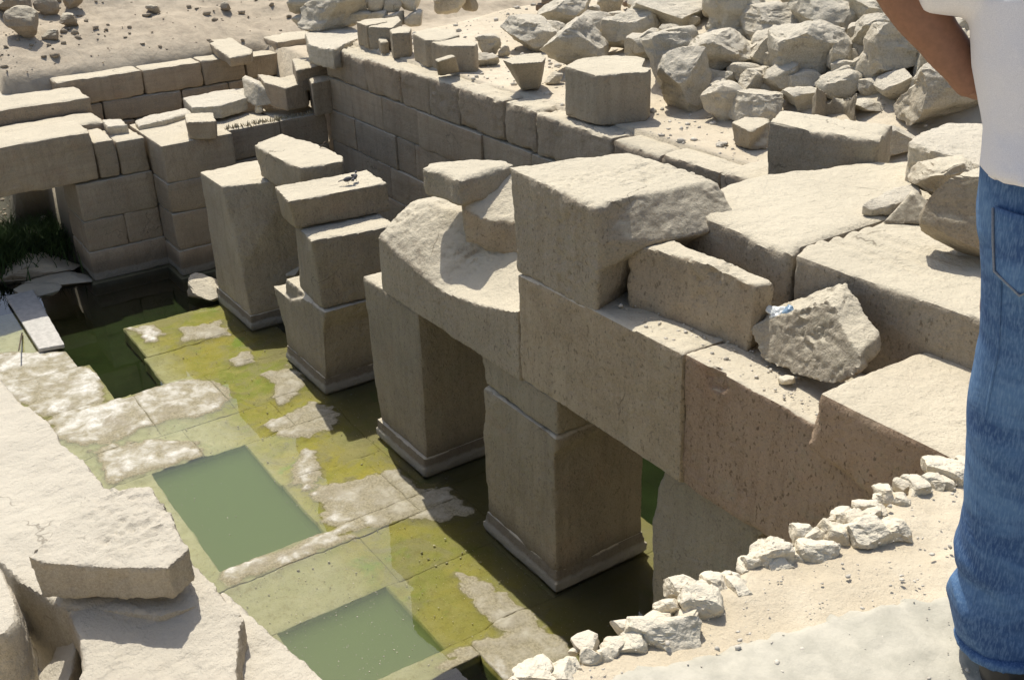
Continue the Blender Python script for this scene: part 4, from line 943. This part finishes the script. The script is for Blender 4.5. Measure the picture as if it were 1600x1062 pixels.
# ------------------------------------------------------------------ left channel: plank, stones, grass
A = [atz(8, 462, .14), atz(52, 452, .14), atz(101, 538, .12), atz(60, 545, .12)]
recenter(tag(remeshed('plank', [prism(A, [p-np.array([0, 0, .09]) for p in A])], M_PLANK, .02, amp=.004, chip=.2), 'wide pale plank bridging the dark channel at the left edge', 'plank'))
for px, py, w_, d_, h_, s, lab in ((55, 432, 2.2, 1.3, .45, 61, 'flat rough stone ledge at the left edge in the shade'), (60, 462, 1.1, .8, .25, 62, 'low dark stone by the plank'),
                                   (95, 446, 1.7, .8, .25, 63, 'flat dark stone at the foot of the left pier'), (35, 385, .9, .7, .5, 65, 'dark boulder half hidden in the grass under the lintel')):
    rock('channel_stone', atz(px, py, -.12), (w_, d_, h_), M_GRAN2, lab, 'stone', s, rz=RZ)
for i, (px, py, w_) in enumerate(((68, 352, .45), (55, 376, .4), (75, 330, .35), (80, 300, .5), (62, 305, .3))):
    rock('pale_chunk', atz(px, py, .25), (w_, w_*.7, w_*.6), M_WHITE, ['white chunk tilted above the dark gap', 'white chunk at the grass edge', 'small white chunk highest in the gap', 'pale slab end under the lintel', 'small pale chunk at the top of the gap'][i], 'stone', 70+i, sub=3, tilt=(.4, .3), group='pale chunks under the lintel')
def blades(name, pos, n, hgt, spread, mat, label, cat, seed, kind='stuff'):
    rg = np.random.RandomState(seed); V, F = [], []
    for i in range(n):
        b = np.array(pos)+np.array([rg.normal()*spread[0], rg.normal()*spread[1], 0]); a = rg.uniform(0, 6.28); h = hgt*rg.uniform(.5, 1.2); lean = rg.normal(size=2)*h*.45
        dx = np.array([math.cos(a), math.sin(a), 0])*.018; k = len(V)
        m_ = b+np.array([lean[0]*.35, lean[1]*.35, h*.55]); e = b+np.array([lean[0], lean[1], h])
        V += [b-dx, b+dx, m_+dx*.8, m_-dx*.8, e]; F += [[k, k+1, k+2, k+3], [k+3, k+2, k+4]]
    return tag(mk(name, V, F, mat, smooth=False), label, cat, kind=kind)
blades('grass', (-29.8, 3.9, .05), 5200, .7, (.7, 1.1), M_GRASS, 'green grass growing under the lintel at the left edge', 'grass', 1)
p = atz(455, 192, 3.13); blades('dry_grass', (-26.75, 10.0, 3.08), 260, .14, (.06, .75), M_STRAW, 'dry straw along the edge of the west wall top', 'dry grass', 2)
# stick in the channel
a = atz(33, 520, .02); b = atz(28, 548, .3)
tag(mk('dry_stick', [a, a+[.04, 0, 0], a+[0, .04, 0], b, b+[.03, 0, 0], b+[0, .03, 0]], [[0, 2, 1], [3, 4, 5], [0, 1, 4, 3], [1, 2, 5, 4], [2, 0, 3, 5]], M_WOOD), 'thin dark stick standing in the dark water beside the plank', 'stick')
# strip of green paint behind the nearest pillar
recenter(tag(hexa('green_board', box8(-8.66, -8.6, 9.0, 9.04, 2.65, 3.0), M_GREEN, None, .1, .01, .002, .1), 'strip of green board seen in the slit beside the nearest pillar', 'board'))

# ------------------------------------------------------------------ gravel and scattered pebbles
def pebbles(name, gen, n, mat, label, seed, smin, smax, cat='gravel'):
    rg = np.random.RandomState(seed); V0, F0 = ico(1); VV, FF = [], []; k = 0
    for i in range(n):
        q = gen(rg)
        if q is None: continue
        s = smin*(smax/smin)**(rg.rand()**2.2)
        P = V0*np.array([1, rg.uniform(.6, 1), rg.uniform(.4, .8)])*s*(1+.22*rg.normal(size=(len(V0), 1))); a = rg.uniform(0, 6.28)
        P = P@np.array([[math.cos(a), -math.sin(a), 0], [math.sin(a), math.cos(a), 0], [0, 0, 1]])
        VV.append(P+np.array(q)+[0, 0, s*.2]); FF.append(F0+k); k += len(V0)
    o = mk(name, np.concatenate(VV), np.concatenate(FF), mat, smooth=False); return tag(o, label, cat, kind='stuff')
def g_north(rg):
    x = rg.uniform(-28, -8); y = 12.2+abs(rg.normal())*4; return (x, y, float(G(np.array([x]), np.array([y]))[0]))
pebbles('gravel', g_north, 1500, M_PEB, 'small stones scattered over the sandy terrace', 11, .015, .10)
def g_west(rg):
    x = -31.9-abs(rg.normal())*6; y = rg.uniform(2, 17)
    if rg.rand() < .5: y = rg.uniform(1, 8)
    return (x, y, float(G(np.array([x]), np.array([y]))[0]))
M_DIRT = simple_mat('dirt_clod', (.36, .30, .22), .9, .5, 5)
pebbles('gravel', g_west, 900, M_DIRT, 'clods and stones strewn over the dirt slope', 12, .02, .14)
def g_floor(rg):
    x = rg.uniform(-22.5, -8.5); y = rg.uniform(3, 7.6)
    if (-16.95 < x < -13.5 and y < 5.2) or (-11.85 < x < -10.1 and 3.5 < y < 5.4) or (x < -20 and y < 4.8) or (x > -9.8 and y < 5.6): return None
    return (x, y, -.025)
pebbles('gravel', g_floor, 800, M_PEB, 'small pale stones lying on the wet floor', 13, .006, .024)
pebbles('gravel', g_floor, 2600, M_WHITE, 'fine pale grit sprinkled over the wet floor', 19, .004, .013)
def g_float(rg):
    x = rg.uniform(-16.8, -10.2); y = rg.uniform(3.5, 5.2)
    if x < -11.8 and rg.rand() < .8: return None
    return (x, y, .0)
pebbles('floating_specks', g_float, 600, M_PEB, 'pale specks floating on the pool', 14, .006, .014, 'debris')
def g_ledge(rg):
    x = rg.uniform(-9.3, -6); return (x, rg.uniform(7.3, 8.2), 4.745)
pebbles('gravel', g_ledge, 130, M_PEB, 'little stones on the ledge of the beams', 15, .012, .035)
# single stones on the dirt slope
for i, (a, b, c, d, lab) in enumerate([(84, 50, 142, 96, 'largest reddish block half buried in the dirt slope'), (20, 30, 62, 66, 'dark rough rock at the upper left of the slope'), (0, 96, 26, 132, 'rock at the left edge of the slope'), (100, 28, 122, 44, 'rock above the half buried block'),
                                    (135, 50, 155, 66, 'rock right of the half buried block'), (0, 0, 48, 30, 'big dark rock in the top left corner'), (232, 12, 250, 24, 'lone dark stone near the top of the slope'), (345, 8, 360, 18, 'small stone high on the slope right of the middle'), (70, 52, 90, 66, 'rock just left of the half buried block'),
                                    (62, 6, 92, 30, 'rock below the top left corner rocks'), (105, 0, 130, 16, 'stone at the top edge of the slope'), (40, 60, 64, 82, 'cobble low on the left of the slope')]):
    bld(a, b, c, d, lab, 400+i, M_SAND if i else M_SAND, 'stones on the dirt slope', name='slope_stone', cat='stone', rough=.12)

# ------------------------------------------------------------------ birds
def bird(px, py, face, lab):
    t = tag(empty('bird', tuple(atz(px, py, 3.80))), lab, 'bird', 'two birds on the broken pillar')
    P, F = rock_verts((.22, .12, .12), 5, 3, 0, .02, 1.0); P[:, 2] += .11+.15*P[:, 0]; o = mk('body', P, F, M_BIRD, t)
    P, F = rock_verts((.075, .065, .07), 6, 2, 0, .01, 1.0); P += (.12, 0, .19); mk('head', P, F, M_BIRD, t)
    mk('tail', [(-.09, -.03, .1), (-.09, .03, .1), (-.23, .035, .07), (-.23, -.035, .07), (-.09, 0, .12), (-.23, 0, .085)], [[0, 1, 2, 3], [0, 3, 5, 4], [1, 4, 5, 2], [0, 4, 1], [2, 5, 3]], M_BIRD, t)
    mk('beak', [(.15, -.01, .185), (.15, .01, .185), (.15, 0, .2), (.19, 0, .183)], [[0, 1, 2], [0, 3, 1], [1, 3, 2], [2, 3, 0]], M_WOOD, t)
    for s in (-1, 1): mk('leg', [(x+.0, s*.03+y, z) for z in (0, .07) for x, y in ((-.005, -.005), (.005, -.005), (0, .006))], [[0, 2, 1], [3, 4, 5], [0, 1, 4, 3], [1, 2, 5, 4], [2, 0, 3, 5]], M_WOOD, t)
    t.rotation_euler = (0, 0, face); t.scale = (.8, .8, .8)
bird(544, 287, 1.2, 'speckled bird facing right on the top slab, left of its mate'); bird(555, 283, 2.4, 'darker upright bird, right of the other on the top slab')

# ------------------------------------------------------------------ the terrace the photographer stands on
def TZ(x, y):
    P = np.stack([x, y, 0*x], -1).reshape(-1, 3)
    return (8.4+.02*fbm(P, 2.2, 4, 41)+.010*fbm(P, 11, 4, 42)).reshape(x.shape)
X, Y = np.meshgrid(np.unique(np.r_[np.arange(-1.44, -.2, .012), np.arange(-.2, 3, .2)]), np.unique(np.r_[np.arange(-3, .6, .2), np.arange(.6, 3.2, .012), np.arange(3.2, 7, .2)]), indexing='ij')
wob = .035*fbm(np.stack([X, Y, 0*X], -1).reshape(-1, 3), 3.0, 3, 44).reshape(X.shape)
Z = TZ(X, Y); Z[0] -= .5; Z[1] -= .05; X2 = X+wob*(X < -1.2)
I = np.arange(X.size).reshape(X.shape)
tag(mk('terrace_ground', np.stack([X2, Y, Z], -1).reshape(-1, 3), np.stack([I[:-1, :-1], I[1:, :-1], I[1:, 1:], I[:-1, 1:]], -1).reshape(-1, 4), M_TERR), 'sunlit sandy terrace at the lower right where the person stands', kind='structure')
tw = tag(empty('masonry_wall', (-1, 2, 0)), 'hidden retaining wall that carries the sandy terrace', 'wall')
for k in range(6): hexa('stone_block', box8(-1.38+.02*k, 2, -3+k*1.7, -1.32+k*1.7, -1, 8.3), M_LIME, tw, .5, .05, .02)
# grey cement skin at the bottom
cp = [(840, 1120), (935, 1085), (1010, 1050), (1090, 1030), (1180, 1018), (1260, 985), (1300, 968), (1360, 958), (1420, 950), (1500, 948), (1560, 940), (1640, 1000), (1640, 1150), (850, 1150)]
C_ = np.array([atz(a, b, 8.4)[:2] for a, b in cp])
X, Y = np.meshgrid(np.arange(-1.42, -.3, .012), np.arange(.5, 2.6, .012), indexing='ij'); P2 = np.c_[X.ravel(), Y.ravel()]
n = fbm(np.c_[P2, 0*P2[:, 0]], 7, 5, 46, .65); sdv = sdist(P2, C_)+.07*n; Z = TZ(X, Y).ravel()+.004*fbm(np.c_[P2, 0*P2[:, 0]], 30, 3, 48)+.014*sstep(-.004, .012, sdv)-.02*(sdv < -.004)
I = np.arange(X.size).reshape(X.shape); F = np.stack([I[:-1, :-1], I[1:, :-1], I[1:, 1:], I[:-1, 1:]], -1).reshape(-1, 4); keep = (sdv[F] > -.012).all(1)
o = mk('cement_skin', np.c_[P2, Z], F[keep], M_CEM); tag(o, 'thin grey cement skin with white chips over the terrace sand', kind='structure')
EDGE = [(800, 1030, 870, 1075, 'chalky stone at the very bottom of the terrace edge'), (868, 1022, 912, 1052, 'small chalky stone second from the bottom on the edge'), (905, 1006, 940, 1040, 'little white edge stone under the flat one'), (975, 958, 1092, 1012, 'flat honey-edged white stone with brown rim'),
        (1018, 930, 1062, 965, 'honey-coloured small stone behind the white lump'), (1034, 895, 1100, 940, 'white lump leaning over the terrace edge'), (1060, 912, 1128, 968, 'squarish cream stone next to the leaning lump'), (1092, 893, 1140, 925, 'thin white flake beside the lumps'), (1120, 890, 1150, 912, 'small cream stone after the flake'),
        (1152, 862, 1188, 892, 'honey-rimmed stone at the corner of the beam'), (1165, 836, 1240, 892, 'tall white stone with ragged face below the beam corner'), (1232, 818, 1275, 850, 'round white stone right of the ragged one'), (1240, 835, 1308, 880, 'broad cream stone below the round one'), (1275, 806, 1330, 850, 'white stone at the dip of the edge'),
        (1300, 805, 1392, 856, 'broad white stone merging with the wedge'), (1372, 808, 1426, 848, 'wedge-shaped stone with a shadowed notch'), (1296, 790, 1340, 815, 'low cream stone of the upper edge'), (1330, 775, 1372, 800, 'low flat cream stone further up the edge'), (1362, 755, 1402, 785, 'flat cream stone with a rosy top'), (1398, 738, 1440, 762, 'small flat stone before the last one'), (1440, 715, 1505, 750, 'last white stone of the edge, beside the jeans'), (935, 1000, 980, 1025, 'small white stone left of the flat honey-edged one')]
for i, (a, b, c, d, lab) in enumerate(EDGE):
    cxp = (a+c)/2; p = atz(cxp, d-.15*(d-b), 8.4); dp = (p-CAM)@_f; W = (c-a)*dp/FPX*1.0; sp = (CAMH-p[2])/np.linalg.norm(p-CAM); D = W*.75
    H = max(.4*W, ((d-b)*dp/FPX-.6*D*sp)/math.sqrt(1-sp*sp))*1.1
    hd = ray(cxp, 531); hd[2] = 0; hd /= np.linalg.norm(hd); q = p+hd*D*.25; q[2] = 8.4-.5*H
    rock('edge_stone', q, (W, D, H*1.15), M_WHITE, lab, 'stone', 500+i, rz=math.atan2(hd[1], hd[0])-math.pi/2, group='white stones along the terrace edge', cuts=9, rough=.17, strata=0, sub=5 if c-a > 60 else 4)
def g_terr(rg):
    x = -1.4+rg.rand()*1.2; y = rg.uniform(.7, 2.8); return (x, y, 8.4+(.015 if rg.rand() < 2 else 0))
pebbles('gravel', g_terr, 1500, M_PEB, 'tiny chips and grit in the sand of the terrace', 16, .0015, .008)

for i in range(52):
    rg2 = random.Random(900+i); y_ = .85+i*.030+rg2.uniform(-.02, .02); w_ = rg2.uniform(.025, .085)
    rock('edge_stone', (-1.44+rg2.uniform(-.02, .05), y_, 8.4-.4*w_), (w_, w_*.8, w_*.7), M_WHITE, None, 'stone', 930+i, rz=rg2.uniform(0, 6), sub=3, rough=.17, strata=0)
    o = COL.objects[-1]; tag(o, ['tiny', 'very small', 'thumb-sized', 'small angular', 'little rounded'][i % 5]+' cream chip '+('beside the ' if i % 2 else 'near the ')+' '.join(min(EDGE, key=lambda q: abs(atz((q[0]+q[2])/2, q[3], 8.4)[1]-y_))[4].split()[:10]), 'stone', 'small chips along the terrace edge')
# ------------------------------------------------------------------ person at the right edge
P0 = atz(1566, 1035, 8.4); hh = P0-CAM; hh[2] = 0; hh /= np.linalg.norm(hh); rr_ = np.array([hh[1], -hh[0], 0])
def at_p(px, py, off=0.):
    """point on the upright plane through the person, pushed away by off metres"""
    d = ray(px, py); t = ((P0-CAM)@hh)/(d@hh); return CAM+d*t+hh*off
def tube(path, rad, n=20, flat=None, side=None):
    """lofted closed tube; rad = (across, deep) for each point"""
    V, F = [], []
    path = [np.array(p, float) for p in path]
    for i, p in enumerate(path):
        a = path[max(0, i-1)]; b = path[min(len(path)-1, i+1)]; t = b-a; t /= np.linalg.norm(t)
        s = (side if side is not None else rr_); s = s-t*(s@t); s /= np.linalg.norm(s); q = np.cross(t, s)
        ra = rad[i] if isinstance(rad[i], tuple) else (rad[i], rad[i])
        for k in range(n):
            th = 2*math.pi*k/n; V.append(p+s*ra[0]*math.cos(th)+q*ra[1]*math.sin(th))
    m = len(path)
    for i in range(m-1):
        for k in range(n): F.append([i*n+k, i*n+(k+1) % n, (i+1)*n+(k+1) % n, (i+1)*n+k])
    F.append(list(range(n))[::-1]); F.append([(m-1)*n+k for k in range(n)])
    return V, F
def ball(c, r, s=(1, 1, 1)):
    V, F = ico(3); R = np.array([rr_, hh, (0, 0, 1)]); return (V*np.array(s)*r)@R+c, [list(f) for f in F]
per = tag(empty('person', tuple(at_p(1660, 1035)*np.array([1, 1, 0])+np.array([0, 0, 8.4]))), 'person in white shirt and blue jeans standing at the right edge, seen from behind', 'person')
def B3(x, y, off=0): return at_p(x, y, off)
def LE(px, py, r, off=0): return at_p(px, py, off)+rr_*r       # centre of a limb whose left outline passes through the pixel
hipc = LE(1530, 330, .185); hipL = hipc-rr_*.09-np.array([0, 0, .06]); hipR = hipc+rr_*.09-np.array([0, 0, .06])
kneeL = LE(1510, 620, .088, .02); kneeR = kneeL+rr_*.20; ankL = LE(1490, 985, .105); ankR = ankL+rr_*.27
waist = LE(1532, 240, .175); chest = LE(1518, 60, .185); sh = LE(1512, -70, .19); neck0 = sh+[0, 0, .05]; neck1 = sh+[0, 0, .12]+hh*.03; headc = sh+[0, 0, .25]+hh*.05
shL = sh-rr_*.155-[0, 0, .02]; elL = B3(1378, -62, -.02); wrL = B3(1522, 142, .03); haL = B3(1562, 166, .08)
shR = sh+rr_*.155-[0, 0, .02]; elR = shR+rr_*.12-[0, 0, .24]; wrR = elR-rr_*.14+hh*.2-[0, 0, .04]; haR = wrR-rr_*.07+hh*.05
S = [tube([hipc+[0, 0, -.1], waist, chest, sh, neck0], [(.15, .10), (.135, .095), (.155, .10), (.15, .085), (.06, .06)]),
     tube([neck0+[0, 0, -.05], neck1, headc], [.06, .058, .06]), ball(headc, .1, (.78, .98, 1.15))]
S.append(ball(headc+hh*.095+np.array([0, 0, -.01]), .018, (.8, 1, 1.4)))         # nose
for s in (-1, 1): S.append(ball(headc+rr_*s*.08, .022, (.5, .8, 1.4)))             # ears
for h_, k_, a_ in ((hipL, kneeL, ankL), (hipR, kneeR, ankR)):
    S.append(tube([h_+[0, 0, .05], h_*.5+k_*.5, k_, k_*.6+a_*.4, a_], [.085, .075, .055, .052, .038]))
    S.append(tube([a_+[0, 0, .02], a_+[0, 0, -.03], a_+hh*.1+[0, 0, -.06], a_+hh*.17+[0, 0, -.065]], [.04, .045, .04, .02]))
for s_, e_, w_, h_ in ((shL, elL, wrL, haL), (shR, elR, wrR, haR)):
    S.append(tube([s_, s_*.5+e_*.5, e_], [.055, .05, .046]))
    S.append(tube([e_, e_*.72+w_*.28, e_*.35+w_*.65, w_], [.042, .045, .038, .031]))
    S.append(tube([w_, w_*.5+h_*.5, h_], [(.03, .024), (.040, .018), (.040, .016)]))
    d = h_-w_; d /= np.linalg.norm(d); sd_ = np.cross(d, hh); sd_ /= np.linalg.norm(sd_)
    for q, L_ in ((-.03, .07), (-.01, .085), (.01, .08), (.03, .062)):
        b0 = h_+sd_*q-d*.01; S.append(tube([b0, b0+d*L_*.5+hh*.008, b0+d*L_+hh*.03], [.0095, .009, .007], 10))
    S.append(tube([w_+d*.03+sd_*.025, w_+d*.07+sd_*.055+hh*.01, w_+d*.10+sd_*.06+hh*.02], [.014, .012, .009], 10))
remeshed('body', S, M_SKIN, .0075, per, amp=.002, chip=.0, sharp=0)
# hair cap
V, F = ball(headc+np.array([0, 0, .025])-hh*.014, .108, (.82, .98, 1.05)); V = np.array(V); 
remeshed('hair', [(V, F)], M_HAIR, .012, per, amp=.008, chip=0, sharp=0)
for s in (-1, 1):
    V, F = ball(headc+hh*.093+rr_*s*.03+np.array([0, 0, .005]), .011); adopt(per, mk('eye', V, F, M_SHIRT))
M_SEAM = simple_mat('pale_stitching', (.25, .27, .30), .9, .3, 400)
# jeans
hem = .105
J = [tube([LE(1533, 165, .17), LE(1533, 215, .178), LE(1527, 290, .186), LE(1526, 350, .188), LE(1528, 405, .17)], [(.16, .11), (.178, .118), (.186, .135), (.188, .140), (.165, .12)], 28)]
def leg_path(d): return [LE(a, b, r)+d for a, b, r in ((1526, 345, .102), (1527, 415, .101), (1525, 510, .098), (1512, 590, .095), (1503, 660, .092), (1498, 740, .090), (1495, 850, .092), (1501, 865, .096), (1485, 905, .110), (1491, 940, .108), (1498, 968, .104))]
RL = [(a*.93, b*.9) for a, b in [(.104, .12), (.101, .112), (.098, .104), (.095, .10), (.092, .095), (.090, .095), (.092, .10), (.096, .105), (.112, .12), (.108, .12), (.104, .118)]]
LP = leg_path(0)
J.append(tube(LP, RL, 28))
J.append(tube([p+rr_*(.17+.012*i) for i, p in enumerate(LP)], RL, 28))
jo = remeshed('jeans', J, M_DENIM, .0085, per, amp=0, chip=0, sharp=0)
def wrinkle(o, zs, amp, seed, stretch=(3, 3, 5), extra=None):
    me = o.data; V = co(me)+np.array(per.location)*0; Nn = normals(me)
    W = V.copy(); h = np.zeros(len(V))
    Q = W*np.array(stretch)+np.c_[W[:, 2]*0, W[:, 2]*0, (W@rr_)*4.0]
    n = fbm(Q, 1.0, 3, seed, .5); rid = 1-np.abs(n)*2.2
    z = W[:, 2]
    for zc, zw, k in zs: h += k*np.exp(-((z-zc)/zw)**2)
    setco(me, V+Nn*((rid-.4)*amp*(.22+h))[:, None]); return o
wrinkle(jo, [(8.58, .13, 1.7), (8.92, .08, .9), (9.35, .08, .6), (8.7, .12, .5)], .012, 61)
# turned hem + back pocket + seam
mk_h = remeshed('hem', [tube([LP[-1]*.6+LP[-2]*.4, LP[-1]-np.array([0, 0, .004])], [(.110, .122), (.108, .122)], 28)], M_DENIM, .008, per, amp=.002, chip=0, sharp=0)
HC = LE(1526, 350, .188)
def on_hip(px, py, lift=.004):
    q = at_p(px, py, 0)
    for _ in range(6):
        dx = float(np.clip((q-HC)@rr_, -.18, .18)); q = at_p(px, py, -.139*math.sqrt(1-(dx/.19)**2)-lift)
    return q
U_ = np.linspace(0, 1, 12); PV = []
for v in U_:
    for u in U_: PV.append(on_hip(1562+u*90, 300+(94+26*(1-abs(2*u-1)))*v+8*u, .007))
PI_ = np.arange(144).reshape(12, 12); o = mk('back_pocket', PV, np.stack([PI_[:-1, :-1], PI_[1:, :-1], PI_[1:, 1:], PI_[:-1, 1:]], -1).reshape(-1, 4), M_DENIM)
sm_ = o.modifiers.new('t', 'SOLIDIFY'); sm_.thickness = .006; adopt(per, o)
ed = [on_hip(a, b, .009) for a, b in ((1562, 302), (1563, 350), (1566, 392), (1607, 420), (1640, 402))]
V, F = tube(ed, [.0022]*5, 6); adopt(per, mk('seam', V, F, M_SEAM))
V, F = tube([p-rr_*r[0]*.55-hh*r[1]*.845 for p, r in zip(LP, RL)], [.003]*len(LP), 6); adopt(per, mk('seam', V, F, M_DENIM))
# shirt
Sh = [tube([LE(1529, 226, .20), LE(1530, 200, .198), LE(1533, 155, .19), LE(1517, 60, .198), LE(1508, -40, .20), sh+[0, 0, .04]], [(.200, .16), (.198, .15), (.19, .142), (.198, .14), (.195, .125), (.09, .075)], 32)]
for s_, e_, q in ((shL, elL, 1), (shR, elR, -1)):
    f_ = (wrL if q == 1 else wrR)-e_; f_ /= np.linalg.norm(f_)
    Sh.append(tube([s_, s_*.5+e_*.5, e_, e_+f_*.035], [.08, .078, .068, .062], 22))
so_ = remeshed('shirt', Sh, M_SHIRT, .009, per, amp=0, chip=0, sharp=0)
wrinkle(so_, [(9.42, .16, 1.6), (9.75, .1, .5)], .011, 71, (3.5, 3.5, 2.2))
# cut the shirt hem on a slant like the photo: lower at the right
for a_ in (ankL, ankR):
    c = a_.copy(); c[2] = 8.4
    V, F = tube([c-hh*.12+[0, 0, .05], c-hh*.09+[0, 0, .05], c+[0, 0, .055], c+hh*.1+[0, 0, .045], c+hh*.17+[0, 0, .035], c+hh*.2+[0, 0, .03]], [(.02, .03), (.045, .05), (.048, .055), (.052, .045), (.042, .035), (.015, .02)], 20, side=rr_)
    remeshed('shoe', [(V, F)], M_SHOE, .006, per, amp=.001, chip=0)
per.location = tuple(per.location)

scn.cycles.transparent_max_bounces = 12; scn.cycles.volume_bounces = 5; scn.cycles.max_bounces = 8; scn.cycles.diffuse_bounces = 4
scn.render.resolution_x = 1024; scn.render.resolution_y = 679
